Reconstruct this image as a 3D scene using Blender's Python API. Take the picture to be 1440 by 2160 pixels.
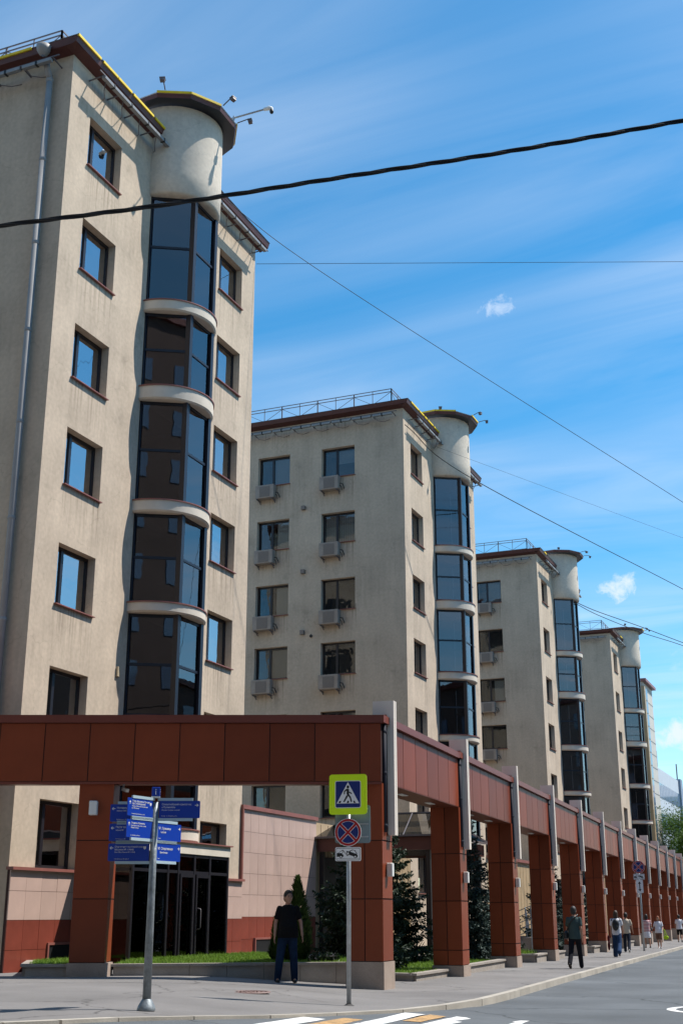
import bpy, bmesh, math, random
from mathutils import Vector, Matrix, noise
from mathutils.geometry import delaunay_2d_cdt
R=math.radians; PI=math.pi
for o in list(bpy.data.objects): bpy.data.objects.remove(o)
scene=bpy.context.scene; col=scene.collection
# ------------------------------------------------------------------ camera, sky, sun, exposure
cd=bpy.data.cameras.new('camera'); cam=bpy.data.objects.new('camera',cd); col.objects.link(cam)
cam.location=(0,0,1.3); cam.rotation_euler=(PI/2+R(18.0735),0,R(22.57))
cd.sensor_fit='VERTICAL'; cd.sensor_height=36; cd.sensor_width=24; cd.lens=2602.9/2160*36; cd.clip_start=.1; cd.clip_end=3000
scene.camera=cam
SUN_EL=57.; SUN_AZ=36.          # azimuth measured from +X towards +Y
sdir=Vector((math.cos(R(SUN_EL))*math.cos(R(SUN_AZ)),math.cos(R(SUN_EL))*math.sin(R(SUN_AZ)),math.sin(R(SUN_EL))))
sl=bpy.data.lights.new('sun','SUN'); sl.energy=5.0; sl.angle=R(.53); sl.color=(1,.945,.87)
so=bpy.data.objects.new('sun',sl); col.objects.link(so); so.rotation_euler=sdir.to_track_quat('Z','Y').to_euler(); so.location=(20,20,60)
w=bpy.data.worlds.new('World'); scene.world=w; w.use_nodes=True
N=w.node_tree.nodes; L=w.node_tree.links; N.clear()
def nd(t,**k):
    n=N.new(t)
    for a,b in k.items(): setattr(n,a,b)
    return n
def mth(op,a,b=None,c=None):
    n=N.new('ShaderNodeMath'); n.operation=op
    for i,v in enumerate((a,b,c)):
        if v is None: continue
        if isinstance(v,(int,float)): n.inputs[i].default_value=v
        else: L.new(v,n.inputs[i])
    return n.outputs[0]
out=nd('ShaderNodeOutputWorld'); bg=nd('ShaderNodeBackground'); L.new(bg.outputs[0],out.inputs[0])
sky=nd('ShaderNodeTexSky',sky_type='NISHITA',sun_disc=False); sky.sun_elevation=R(SUN_EL); sky.sun_rotation=R(90-SUN_AZ)
sky.air_density=1.0; sky.dust_density=.15; sky.ozone_density=2.2; sky.altitude=100
hs=nd('ShaderNodeHueSaturation'); hs.inputs['Saturation'].default_value=1.36; hs.inputs['Hue'].default_value=.488; hs.inputs['Value'].default_value=1.0; L.new(sky.outputs[0],hs.inputs['Color'])
tc=nd('ShaderNodeTexCoord'); sep=nd('ShaderNodeSeparateXYZ'); L.new(tc.outputs['Generated'],sep.inputs[0])
zc=mth('MAXIMUM',sep.outputs[2],.06); px_=mth('DIVIDE',sep.outputs[0],zc); py_=mth('DIVIDE',sep.outputs[1],zc)
cmb=nd('ShaderNodeCombineXYZ'); L.new(px_,cmb.inputs[0]); L.new(py_,cmb.inputs[1])
mp=nd('ShaderNodeMapping'); mp.inputs['Rotation'].default_value=(0,0,R(58)); mp.inputs['Scale'].default_value=(.42,1.25,1); L.new(cmb.outputs[0],mp.inputs[0])
nz=nd('ShaderNodeTexNoise'); nz.inputs['Scale'].default_value=1.35; nz.inputs['Detail'].default_value=10; nz.inputs['Roughness'].default_value=.56; nz.inputs['Distortion'].default_value=1.1; L.new(mp.outputs[0],nz.inputs['Vector'])
nz2=nd('ShaderNodeTexNoise'); nz2.inputs['Scale'].default_value=.9; nz2.inputs['Detail'].default_value=2; L.new(cmb.outputs[0],nz2.inputs['Vector'])
ci=mth('MULTIPLY',mth('SUBTRACT',nz.outputs[0],.37),3.0); big=mth('MULTIPLY',mth('SUBTRACT',nz2.outputs[0],.30),2.4)
cirrus=nd('ShaderNodeClamp'); L.new(mth('MULTIPLY',ci,big),cirrus.inputs[0])
fac=mth('MULTIPLY',cirrus.outputs[0],.62)
def cumulus(d,rad,flat,fac,seed,amt=.95):
    d=Vector(d).normalized()
    sc=nd('ShaderNodeVectorMath',operation='SUBTRACT'); L.new(tc.outputs['Generated'],sc.inputs[0]); sc.inputs[1].default_value=d
    ms=nd('ShaderNodeVectorMath',operation='MULTIPLY'); L.new(sc.outputs[0],ms.inputs[0]); ms.inputs[1].default_value=(1,1,flat)
    ln=nd('ShaderNodeVectorMath',operation='LENGTH'); L.new(ms.outputs[0],ln.inputs[0])
    n=nd('ShaderNodeTexNoise'); n.inputs['Scale'].default_value=1.7/rad; n.inputs['Detail'].default_value=9; n.inputs['Roughness'].default_value=.66; n.inputs['Distortion'].default_value=.4
    of=nd('ShaderNodeVectorMath',operation='ADD'); L.new(tc.outputs['Generated'],of.inputs[0]); of.inputs[1].default_value=(seed,seed*.7,0); L.new(of.outputs[0],n.inputs['Vector'])
    v=mth('SUBTRACT',mth('MULTIPLY',mth('SUBTRACT',n.outputs[0],.12),3.0),mth('MULTIPLY',mth('DIVIDE',ln.outputs['Value'],rad),1.15))
    c=nd('ShaderNodeMapRange',interpolation_type='SMOOTHSTEP'); L.new(v,c.inputs[0]); c.inputs[1].default_value=.0; c.inputs[2].default_value=1.15
    return mth('MAXIMUM',fac,mth('MULTIPLY',c.outputs[0],amt))
cr=cam.rotation_euler.to_matrix()
def pdir(px,py): return cr@Vector(((px-720)/2602.9,-(py-1080)/2602.9,-1))
fac=cumulus(pdir(1302,1242),.020,1.5,fac,3.1,.85)
fac=cumulus(pdir(1050,648),.022,2.1,fac,7.7,.55)
fac=cumulus(pdir(1425,1548),.022,1.6,fac,1.3,.95)
fac=cumulus(pdir(1560,1420),.06,1.5,fac,9.3,.9)
fac=cumulus(pdir(1650,1250),.07,1.7,fac,5.3,.9)
mx=nd('ShaderNodeMix',data_type='RGBA'); L.new(fac,mx.inputs[0]); L.new(hs.outputs[0],mx.inputs[6]); mx.inputs[7].default_value=(4.6,5.2,6.0,1)
L.new(mx.outputs[2],bg.inputs[0]); bg.inputs[1].default_value=.15
vs=scene.view_settings; vs.view_transform='Standard'; vs.look='None'; vs.exposure=.32; vs.gamma=1; vs.use_curve_mapping=False
scene.render.engine='CYCLES'; scene.cycles.diffuse_bounces=1; scene.cycles.glossy_bounces=4; scene.cycles.transparent_max_bounces=10; scene.cycles.max_bounces=8; scene.cycles.transmission_bounces=4

# ------------------------------------------------------------------ helpers
class MB:
    def __init__(s): s.v=[]; s.f=[]; s.m=[]
    def quad(s,a,b,c,d,m=0):
        i=len(s.v); s.v+=[tuple(a),tuple(b),tuple(c),tuple(d)]; s.f.append((i,i+1,i+2,i+3)); s.m.append(m)
    def tri(s,a,b,c,m=0):
        i=len(s.v); s.v+=[tuple(a),tuple(b),tuple(c)]; s.f.append((i,i+1,i+2)); s.m.append(m)
    def box(s,x0,x1,y0,y1,z0,z1,m=0):
        i=len(s.v); s.v+=[(x,y,z) for z in (z0,z1) for y in (y0,y1) for x in (x0,x1)]
        for f in ((0,2,3,1),(4,5,7,6),(0,1,5,4),(2,6,7,3),(0,4,6,2),(1,3,7,5)): s.f.append(tuple(i+k for k in f)); s.m.append(m)
        return s
    def bar(s,p,q,w,h,m=0,up=(0,0,1)):
        p=Vector(p);q=Vector(q);d=(q-p).normalized();u=Vector(up)
        if abs(d.dot(u))>.98: u=Vector((1,0,0))
        a=d.cross(u).normalized()*w/2; b=a.cross(d).normalized()*h/2; i=len(s.v)
        for c in (p,q): s.v+=[tuple(c-a-b),tuple(c+a-b),tuple(c+a+b),tuple(c-a+b)]
        for f in ((0,1,2,3),(7,6,5,4),(0,4,5,1),(1,5,6,2),(2,6,7,3),(3,7,4,0)): s.f.append(tuple(i+k for k in f)); s.m.append(m)
        return s
    def prism(s,pts,z0,z1,m=0):
        i=len(s.v); n=len(pts); s.v+=[(x,y,z0) for x,y in pts]+[(x,y,z1) for x,y in pts]
        s.f.append(tuple(i+k for k in reversed(range(n)))); s.f.append(tuple(i+n+k for k in range(n))); s.m+=[m,m]
        for k in range(n):
            j=(k+1)%n; s.f.append((i+k,i+j,i+n+j,i+n+k)); s.m.append(m)
        return s
    def tube(s,pts,r,n=8,m=0,cap=True):
        pts=[Vector(p) for p in pts]; rs=r if isinstance(r,(list,tuple)) else [r]*len(pts); i0=len(s.v); ref=None
        for k,p in enumerate(pts):
            d=(pts[min(k+1,len(pts)-1)]-pts[max(k-1,0)]).normalized()
            if ref is None: ref=Vector((0,0,1)) if abs(d.z)<.9 else Vector((1,0,0))
            a=(ref-d*ref.dot(d)).normalized(); ref=a; b=d.cross(a)
            s.v+=[tuple(p+(a*math.cos(t)+b*math.sin(t))*rs[k]) for t in (2*PI*j/n for j in range(n))]
        for k in range(len(pts)-1):
            for j in range(n):
                jj=(j+1)%n; s.f.append((i0+k*n+j,i0+k*n+jj,i0+(k+1)*n+jj,i0+(k+1)*n+j)); s.m.append(m)
        if cap:
            s.f.append(tuple(i0+j for j in reversed(range(n)))); s.f.append(tuple(i0+(len(pts)-1)*n+j for j in range(n))); s.m+=[m,m]
        return s
    def lathe(s,prof,c=(0,0,0),a0=0,a1=2*PI,n=24,m=0):
        i0=len(s.v); full=abs(a1-a0-2*PI)<1e-4; k=len(prof); nn=n if full else n+1
        for j in range(nn):
            t=a0+(a1-a0)*j/n; s.v+=[(c[0]+r*math.cos(t),c[1]+r*math.sin(t),c[2]+z) for r,z in prof]
        for j in range(n):
            jj=(j+1)%nn
            for q in range(k-1): s.f.append((i0+j*k+q,i0+jj*k+q,i0+jj*k+q+1,i0+j*k+q+1)); s.m.append(m)
        return s
    def ell(s,c,r,n=12,mm=8,m=0,rot=None):
        i0=len(s.v); c=Vector(c); rot=rot or Matrix.Identity(3)
        for a in range(mm+1):
            t=PI*a/mm
            for b in range(n):
                p=2*PI*b/n; s.v.append(tuple(c+rot@Vector((r[0]*math.sin(t)*math.cos(p),r[1]*math.sin(t)*math.sin(p),r[2]*math.cos(t)))))
        for a in range(mm):
            for b in range(n): s.f.append((i0+a*n+b,i0+(a+1)*n+b,i0+(a+1)*n+(b+1)%n,i0+a*n+(b+1)%n)); s.m.append(m)
        return s
    def mesh(s,name,mats,smooth=False):
        me=bpy.data.meshes.new(name); me.from_pydata(s.v,[],s.f)
        for x in (mats if isinstance(mats,(list,tuple)) else [mats]): me.materials.append(x)
        if len(me.materials)>1: me.polygons.foreach_set('material_index',s.m)
        if smooth: me.polygons.foreach_set('use_smooth',[True]*len(me.polygons))
        me.update(); return me
    def build(s,name,mats,parent=None,smooth=False,loc=None):
        return link(name,s.mesh(name,mats,smooth),parent,loc)
def link(name,me,parent=None,loc=None,rz=None):
    o=bpy.data.objects.new(name,me); col.objects.link(o)
    if parent: o.parent=parent
    if loc is not None: o.location=loc
    if rz is not None: o.rotation_euler[2]=rz
    return o
def tag(o,label,cat,group=None):
    o['label']=label; o['category']=cat
    if group: o['group']=group
    return o
def thing(name,label,cat,loc=(0,0,0),rz=0,group=None):
    o=bpy.data.objects.new(name,None); col.objects.link(o); o.location=loc; o.rotation_euler[2]=rz; o.empty_display_size=.2
    return tag(o,label,cat,group)
def struct(o,kind='structure'): o['kind']=kind; return o
def bevel(me,w=.01,seg=1):
    bm=bmesh.new(); bm.from_mesh(me); bmesh.ops.bevel(bm,geom=bm.edges[:],offset=w,segments=seg,affect='EDGES',profile=.6); bm.to_mesh(me); bm.free(); return me
# ------------------------------------------------------------------ materials
def mat(name,c,rough=.7,var=0,vscale=1.,bump=0,bscale=40,metal=0,spec=.5,rnd=0,stretch=(1,1,1),speck=0,sscale=200,coat=0):
    m=bpy.data.materials.new(name); m.use_nodes=True; t=m.node_tree; p=t.nodes['Principled BSDF']
    p.inputs['Base Color'].default_value=(*c,1); p.inputs['Roughness'].default_value=rough; p.inputs['Metallic'].default_value=metal; p.inputs['Specular IOR Level'].default_value=spec
    p.inputs['Coat Weight'].default_value=coat
    n=t.nodes.new; lk=t.links.new; cur=None
    co=n('ShaderNodeTexCoord')
    def noise(scale,detail=5,st=(1,1,1)):
        mp=n('ShaderNodeMapping'); mp.inputs['Scale'].default_value=st; lk(co.outputs['Object'],mp.inputs[0])
        z=n('ShaderNodeTexNoise'); z.inputs['Scale'].default_value=scale; z.inputs['Detail'].default_value=detail; z.inputs['Roughness'].default_value=.6; lk(mp.outputs[0],z.inputs['Vector']); return z.outputs[0]
    def mulfac(f,lo,hi,a=.3,b=.7):
        nonlocal cur
        r=n('ShaderNodeMapRange'); r.inputs[1].default_value=a; r.inputs[2].default_value=b; r.inputs[3].default_value=lo; r.inputs[4].default_value=hi; lk(f,r.inputs[0])
        x=n('ShaderNodeMix'); x.data_type='RGBA'; x.blend_type='MULTIPLY'; x.inputs[0].default_value=1
        if cur is None: x.inputs[6].default_value=(*c,1)
        else: lk(cur,x.inputs[6])
        lk(r.outputs[0],x.inputs[7]); cur=x.outputs[2]
    if var: mulfac(noise(vscale,6,stretch),1-var,1+var)
    if speck: mulfac(noise(sscale,2),1-speck,1+speck,.35,.65)
    if rnd:
        oi=n('ShaderNodeObjectInfo'); mulfac(oi.outputs['Random'],1-rnd,1+rnd,0,1)
    if cur is not None: lk(cur,p.inputs['Base Color'])
    if bump:
        b=n('ShaderNodeBump'); b.inputs['Strength'].default_value=bump; b.inputs['Distance'].default_value=.02; lk(noise(bscale,4),b.inputs['Height']); lk(b.outputs[0],p.inputs['Normal'])
    return m
def glass(name,tint,ior=1.6,refl=1.,wav=.0):
    m=bpy.data.materials.new(name); m.use_nodes=True; t=m.node_tree; t.nodes.remove(t.nodes['Principled BSDF'])
    n=t.nodes.new; lk=t.links.new; tr=n('ShaderNodeBsdfTransparent'); tr.inputs[0].default_value=(*tint,1)
    g=n('ShaderNodeBsdfGlossy'); g.inputs['Roughness'].default_value=.01; g.inputs[0].default_value=(*(refl if isinstance(refl,tuple) else (refl,)*3),1)
    fr=n('ShaderNodeFresnel'); fr.inputs[0].default_value=ior; mx=n('ShaderNodeMixShader'); lk(fr.outputs[0],mx.inputs[0]); lk(tr.outputs[0],mx.inputs[1]); lk(g.outputs[0],mx.inputs[2])
    if wav:
        co=n('ShaderNodeTexCoord'); z=n('ShaderNodeTexNoise'); z.inputs['Scale'].default_value=1.6; lk(co.outputs['Object'],z.inputs['Vector'])
        b=n('ShaderNodeBump'); b.inputs['Strength'].default_value=wav; b.inputs['Distance'].default_value=.05; lk(z.outputs[0],b.inputs['Height']); lk(b.outputs[0],g.inputs['Normal'])
    lk(mx.outputs[0],t.nodes['Material Output'].inputs[0]); return m
def stucco_mat(name,c,sills=False):
    m=mat(name,c,.95,.13,.55,.35,70,spec=.2); t=m.node_tree; p=t.nodes['Principled BSDF']; n=t.nodes.new; lk=t.links.new
    src=p.inputs['Base Color'].links[0].from_socket; co=n('ShaderNodeTexCoord')
    def layer(scale,st,lo,hi,a,b,src,det=5):
        mp=n('ShaderNodeMapping'); mp.inputs['Scale'].default_value=st; lk(co.outputs['Object'],mp.inputs[0]); z=n('ShaderNodeTexNoise'); z.inputs['Scale'].default_value=scale; z.inputs['Detail'].default_value=det; lk(mp.outputs[0],z.inputs['Vector'])
        r=n('ShaderNodeMapRange'); r.inputs[1].default_value=a; r.inputs[2].default_value=b; r.inputs[3].default_value=lo; r.inputs[4].default_value=hi; lk(z.outputs[0],r.inputs[0])
        x=n('ShaderNodeMix'); x.data_type='RGBA'; x.blend_type='MULTIPLY'; x.inputs[0].default_value=1; lk(src,x.inputs[6]); lk(r.outputs[0],x.inputs[7]); return x.outputs[2]
    src=layer(2.2,(1,1,.12),.95,1.03,.35,.62,src)         # rain streaks
    mk_=n('ShaderNodeTexNoise'); mk_.inputs['Scale'].default_value=.5; lk(co.outputs['Object'],mk_.inputs['Vector']); mr=n('ShaderNodeMapRange'); mr.inputs[1].default_value=.5; mr.inputs[2].default_value=.66; lk(mk_.outputs[0],mr.inputs[0])
    mp=n('ShaderNodeMapping'); mp.inputs['Scale'].default_value=(3.2,3.2,.16); lk(co.outputs['Object'],mp.inputs[0]); zs=n('ShaderNodeTexNoise'); zs.inputs['Scale'].default_value=2.4; zs.inputs['Detail'].default_value=7; lk(mp.outputs[0],zs.inputs['Vector'])
    r2=n('ShaderNodeMapRange'); r2.inputs[1].default_value=.42; r2.inputs[2].default_value=.68; r2.inputs[3].default_value=1; r2.inputs[4].default_value=.86; lk(zs.outputs[0],r2.inputs[0])
    xm=n('ShaderNodeMix'); xm.data_type='RGBA'; xm.blend_type='MULTIPLY'; lk(mr.outputs[0],xm.inputs[0]); lk(src,xm.inputs[6]); lk(r2.outputs[0],xm.inputs[7]); src=xm.outputs[2]
    wn=n('ShaderNodeTexNoise'); wn.inputs['Scale'].default_value=1.3; wn.inputs['Detail'].default_value=6; lk(co.outputs['Object'],wn.inputs['Vector']); wa=n('ShaderNodeVectorMath'); wa.operation='MULTIPLY_ADD'; wa.inputs[1].default_value=(1.2,1.2,1.2); lk(wn.outputs['Color'],wa.inputs[0]); lk(co.outputs['Object'],wa.inputs[2])
    vo_=n('ShaderNodeTexVoronoi'); vo_.feature='DISTANCE_TO_EDGE'; vo_.inputs['Scale'].default_value=.22; lk(wa.outputs[0],vo_.inputs['Vector']); r3=n('ShaderNodeMapRange'); r3.inputs[1].default_value=0; r3.inputs[2].default_value=.0035; r3.inputs[3].default_value=.86; r3.inputs[4].default_value=1; lk(vo_.outputs[0],r3.inputs[0])
    xc=n('ShaderNodeMix'); xc.data_type='RGBA'; xc.blend_type='MULTIPLY'; xc.inputs[0].default_value=1; lk(src,xc.inputs[6]); lk(r3.outputs[0],xc.inputs[7]); src=xc.outputs[2]
    src=layer(9,(1,1,1),.91,1.06,.3,.7,src)
    src=layer(1.1,(1,1,1),.86,1.0,.28,.38,src,8)          # patchy stains
    if sills:   # rain streaks under the window sills
        def mt(op,a,b=None):
            q=n('ShaderNodeMath'); q.operation=op
            for i,v in enumerate((a,b)):
                if v is None: continue
                if isinstance(v,(int,float)): q.inputs[i].default_value=v
                else: lk(v,q.inputs[i])
            return q.outputs[0]
        sp=n('ShaderNodeSeparateXYZ'); lk(co.outputs['Object'],sp.inputs[0]); X_,Y_,Z_=sp.outputs
        zm=mt('MODULO',mt('ADD',Z_,21.056-5.33),3.008); below=n('ShaderNodeMapRange'); below.inputs[1].default_value=1.5; below.inputs[2].default_value=3.0; lk(zm,below.inputs[0])
        rng=lambda v,a,b: mt('MULTIPLY',mt('GREATER_THAN',v,a),mt('LESS_THAN',v,b))
        msk=mt('ADD',mt('MULTIPLY',mt('ADD',rng(Y_,.88,2.56),rng(Y_,8.34,10.02)),mt('GREATER_THAN',X_,-.01)),mt('MULTIPLY',mt('ADD',rng(X_,-4.02,-2.3),rng(X_,-7.24,-5.52)),mt('LESS_THAN',Y_,.01)))
        mp=n('ShaderNodeMapping'); mp.inputs['Scale'].default_value=(7,7,.25); lk(co.outputs['Object'],mp.inputs[0]); zn=n('ShaderNodeTexNoise'); zn.inputs['Scale'].default_value=1.6; zn.inputs['Detail'].default_value=5; lk(mp.outputs[0],zn.inputs['Vector'])
        st=n('ShaderNodeMapRange'); st.inputs[1].default_value=.48; st.inputs[2].default_value=.68; st.inputs[4].default_value=.85; lk(zn.outputs[0],st.inputs[0])
        xs_=n('ShaderNodeMix'); xs_.data_type='RGBA'; xs_.blend_type='MULTIPLY'; lk(mt('MULTIPLY',mt('MULTIPLY',st.outputs[0],below.outputs[0]),msk),xs_.inputs[0]); lk(src,xs_.inputs[6]); xs_.inputs[7].default_value=(.45,.42,.4,1); src=xs_.outputs[2]
    lk(src,p.inputs['Base Color']); return m
M={}
M['stucco']=stucco_mat('stucco_beige',(.565,.46,.35),True)
M['drum']=stucco_mat('stucco_pale',(.66,.59,.49))
M['slab']=mat('slab_render',(.66,.59,.49),.9,.1,2,.2,50,spec=.2)
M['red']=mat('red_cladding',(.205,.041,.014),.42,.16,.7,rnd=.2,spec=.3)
M['redcap']=mat('red_cap_metal',(.19,.05,.033),.4,.10,.9,spec=.35)
M['core']=mat('dark_joint',(.035,.009,.006),.7)
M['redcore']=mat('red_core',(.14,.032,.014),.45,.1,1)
M['fin']=mat('fin_grey_paint',(.80,.715,.62),.5,.06,1.2)
M['granite']=mat('granite_plinth',(.36,.28,.225),.75,.16,1.4,.1,60,speck=.22,sscale=130)
M['planter']=mat('planter_stone',(.33,.29,.25),.85,.2,1.6,.2,40,speck=.15,sscale=90)
M['frame']=mat('window_frame_dark',(.018,.016,.02),.35)
M['bframe']=mat('bay_frame_dark_blue',(.009,.010,.018),.4)
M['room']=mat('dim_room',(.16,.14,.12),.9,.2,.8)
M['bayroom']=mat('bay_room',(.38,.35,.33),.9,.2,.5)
M['glass']=glass('window_glass',(.85,.87,.87),5.5,1.,.08)
M['sglass']=glass('side_window_glass',(.8,.83,.84),1.6,1.,.12)
M['bglass']=glass('bay_glass_tinted',(.48,.45,.47),2.2,(1.,.94,.93),.015)
M['dglass']=glass('entrance_glass_dark',(.25,.24,.24),1.55,.8,.05)
M['roofglass']=glass('porch_roof_glass',(.16,.165,.17),1.7,.8)
M['sill']=mat('sill_red_metal',(.27,.10,.08),.45,.15,3)
M['eave']=mat('eave_dark_red',(.10,.028,.022),.5,.2,1.5)
M['yellow']=mat('yellow_edging',(.85,.60,.015),.6,.15,4)
M['roof']=mat('roof_sheet_grey',(.42,.43,.45),.45,.12,1)
M['rail']=mat('railing_steel',(.14,.12,.125),.5)
M['steel']=mat('galvanised_steel',(.40,.43,.45),.45,.18,9,metal=.5)
M['lampbody']=mat('floodlight_grey',(.26,.265,.265),.4,.1,4)
M['black']=mat('black_plastic',(.012,.012,.013),.5)
M['white']=mat('white_plastic',(.75,.75,.73),.4,.05,3)
M['pipe']=mat('downpipe_grey',(.32,.31,.30),.6,.1,2)
M['slate']=mat('slate_pipe',(.03,.033,.045),.7,spec=.2)
M['ac']=mat('ac_casing',(.33,.275,.23),.6,.15,3)
M['acg']=mat('ac_grille',(.22,.185,.16),.6,.2,60)
M['blind']=mat('blind_white',(.72,.70,.66),.8)
M['pink']=mat('pink_tile',(.51,.36,.30),.45,.07,2,rnd=.05,speck=.05)
M['redtile']=mat('red_tile',(.22,.05,.032),.4,.14,2.5,rnd=.07,speck=.08)
M['tan']=mat('tan_tile',(.42,.30,.17),.5,.1,1.5)
def leafmat(name,c,c2,rough=.6,tr=.25):
    m=mat(name,c,rough,spec=.3); t=m.node_tree; p=t.nodes['Principled BSDF']; n=t.nodes.new; lk=t.links.new
    gm=n('ShaderNodeNewGeometry'); mx=n('ShaderNodeMix'); mx.data_type='RGBA'; mx.inputs[6].default_value=(*c,1); mx.inputs[7].default_value=(*c2,1); lk(gm.outputs['Random Per Island'],mx.inputs[0]); lk(mx.outputs[2],p.inputs['Base Color'])
    ts=n('ShaderNodeBsdfTranslucent'); lk(mx.outputs[2],ts.inputs[0]); ms=n('ShaderNodeMixShader'); ms.inputs[0].default_value=tr; lk(p.outputs[0],ms.inputs[1]); lk(ts.outputs[0],ms.inputs[2]); lk(ms.outputs[0],t.nodes['Material Output'].inputs[0]); return m
M['grassb']=leafmat('grass_blade',(.12,.23,.02),(.22,.36,.05),.6,.35)
M['soil']=mat('soil_turf',(.05,.07,.02),.95,.3,3)
def striped(name,c1,c2,scale,axis=2):
    m=mat(name,c1,.8); t=m.node_tree; n=t.nodes.new; co=n('ShaderNodeTexCoord'); w_=n('ShaderNodeTexWave'); w_.bands_direction='XYZ'[axis]; w_.inputs['Scale'].default_value=scale; t.links.new(co.outputs['Object'],w_.inputs[0])
    r=n('ShaderNodeValToRGB'); r.color_ramp.elements[0].position=.45; r.color_ramp.elements[1].position=.55; r.color_ramp.elements[0].color=(*c1,1); r.color_ramp.elements[1].color=(*c2,1)
    t.links.new(w_.outputs[0],r.inputs[0]); t.links.new(r.outputs[0],t.nodes['Principled BSDF'].inputs['Base Color']); return m
M['venetian']=striped('venetian_blind',(.62,.61,.58),(.30,.29,.28),9,2)
M['vertblind']=striped('vertical_blind',(.66,.64,.60),(.45,.43,.41),3.5,0)
# ------------------------------------------------------------------ ground
def uu(x,y): return .9234*x+.3838*y
def sm(t): t=min(max(t,0),1); return t*t*(3-2*t)
def g(x,y): return -.0044*y+.235*sm((1.4-uu(x,y))/5)
def road_z(x,y): return g(x,y)-.03-.09*sm((uu(x,y)-.9)/1.6)
KERB=[(-30,-25),(-14,3.5),(-11.2,8.6),(-9.75,10.8),(-9.0,11.97),(-8.67,12.55),(-8.42,13.33),(-8.03,14.43),(-7.63,15.75),(-7.34,17.3),(-6.96,18.99),(-6.75,20.43),(-6.66,22.15),(-6.78,24.4),(-7.26,30.7),(-8.09,42.62),(-10.18,72.98),(-15.4,149),(-19,200)]
def asphalt(name,c,var,crack,patch):
    m=mat(name,c,.9,var,.35,.5,90,speck=.20,sscale=160,spec=.25); t=m.node_tree; p=t.nodes['Principled BSDF']; n=t.nodes.new; lk=t.links.new
    src=p.inputs['Base Color'].links[0].from_socket; co=n('ShaderNodeTexCoord')
    z=n('ShaderNodeTexNoise'); z.inputs['Scale'].default_value=.9; z.inputs['Detail'].default_value=6
    lk(co.outputs['Object'],z.inputs['Vector'])
    ad=n('ShaderNodeVectorMath'); ad.operation='MULTIPLY_ADD'; ad.inputs[1].default_value=(1.6,1.6,0); lk(z.outputs['Color'],ad.inputs[0]); lk(co.outputs['Object'],ad.inputs[2])
    v=n('ShaderNodeTexVoronoi'); v.feature='DISTANCE_TO_EDGE'; v.inputs['Scale'].default_value=.17; lk(ad.outputs[0],v.inputs['Vector'])
    r=n('ShaderNodeMapRange'); r.inputs[1].default_value=0; r.inputs[2].default_value=crack; r.inputs[3].default_value=.45; r.inputs[4].default_value=1; lk(v.outputs[0],r.inputs[0])
    x=n('ShaderNodeMix'); x.data_type='RGBA'; x.blend_type='MULTIPLY'; x.inputs[0].default_value=1; lk(src,x.inputs[6]); lk(r.outputs[0],x.inputs[7])
    z2=n('ShaderNodeTexNoise'); z2.inputs['Scale'].default_value=patch; z2.inputs['Detail'].default_value=4; lk(co.outputs['Object'],z2.inputs['Vector'])
    r2=n('ShaderNodeMapRange'); r2.inputs[1].default_value=.55; r2.inputs[2].default_value=.62; r2.inputs[3].default_value=1; r2.inputs[4].default_value=1.12; lk(z2.outputs[0],r2.inputs[0])
    x2=n('ShaderNodeMix'); x2.data_type='RGBA'; x2.blend_type='MULTIPLY'; x2.inputs[0].default_value=1; lk(x.outputs[2],x2.inputs[6]); lk(r2.outputs[0],x2.inputs[7])
    lk(x2.outputs[2],p.inputs['Base Color']); return m
M['pave']=asphalt('pavement_asphalt',(.20,.19,.183),.2,.006,.25)
M['road']=asphalt('road_asphalt',(.118,.129,.138),.24,.005,.12)
M['kerb']=mat('kerb_stone',(.40,.365,.31),.85,.18,1.2,.2,60,speck=.15,sscale=110,rnd=.1)
M['paint']=mat('road_paint_white',(.72,.71,.69),.7,.14,5,speck=.12,sscale=45)
M['painty']=mat('road_paint_yellow',(.46,.28,.12),.75,.4,6,speck=.25,sscale=45)
xs=[-900,-300,-100,-60,-40]+[-30+i for i in range(43)]+[20,40,100,300,900]; ys=[-300,-100,-40,-15]+[-5+i for i in range(45)]+[50,70,100,150,220,320,500,900,1500]
rb=MB(); rb.v=[(x,y,max(road_z(x,min(y,200)),-1.1)) for y in ys for x in xs]; nx=len(xs)
rb.f=[(j*nx+i,j*nx+i+1,(j+1)*nx+i+1,(j+1)*nx+i) for j in range(len(ys)-1) for i in range(nx-1)]; rb.m=[0]*len(rb.f)
struct(rb.build('road',M['road'],smooth=True))
# pavement: polygon left of the kerb, triangulated with inner grid points
def inside_k(x,y):
    for (a,b),(c,d) in zip(KERB,KERB[1:]):
        if b<=y<d: return x<a+(c-a)*(y-b)/(d-b)
    return False
dense=[]
for (a,b),(c,d) in zip(KERB,KERB[1:]):
    n=max(1,int(math.hypot(c-a,d-b)/1.0)) if b<90 else 4
    dense+=[(a+(c-a)*k/n,b+(d-b)*k/n) for k in range(n)]
dense.append(KERB[-1])
bd=dense+[(-60,200),(-60,-25)]
pts=[Vector(p) for p in bd]+[Vector((x,y)) for x in [-34+k*1. for k in range(28)] for y in [4+k*1.0 for k in range(48)] if inside_k(x+.6,y)]
vo,eo,fo,*_=delaunay_2d_cdt(pts,[],[list(range(len(bd)))],1,1e-5)
pm=MB(); pm.v=[(p.x,p.y,g(p.x,p.y)) for p in vo]; pm.f=[tuple(f) for f in fo]; pm.m=[0]*len(fo)
struct(pm.build('pavement',M['pave'],smooth=True))
kr=bpy.data.objects.new('kerb',None); col.objects.link(kr); struct(kr)
nk=0
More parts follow.
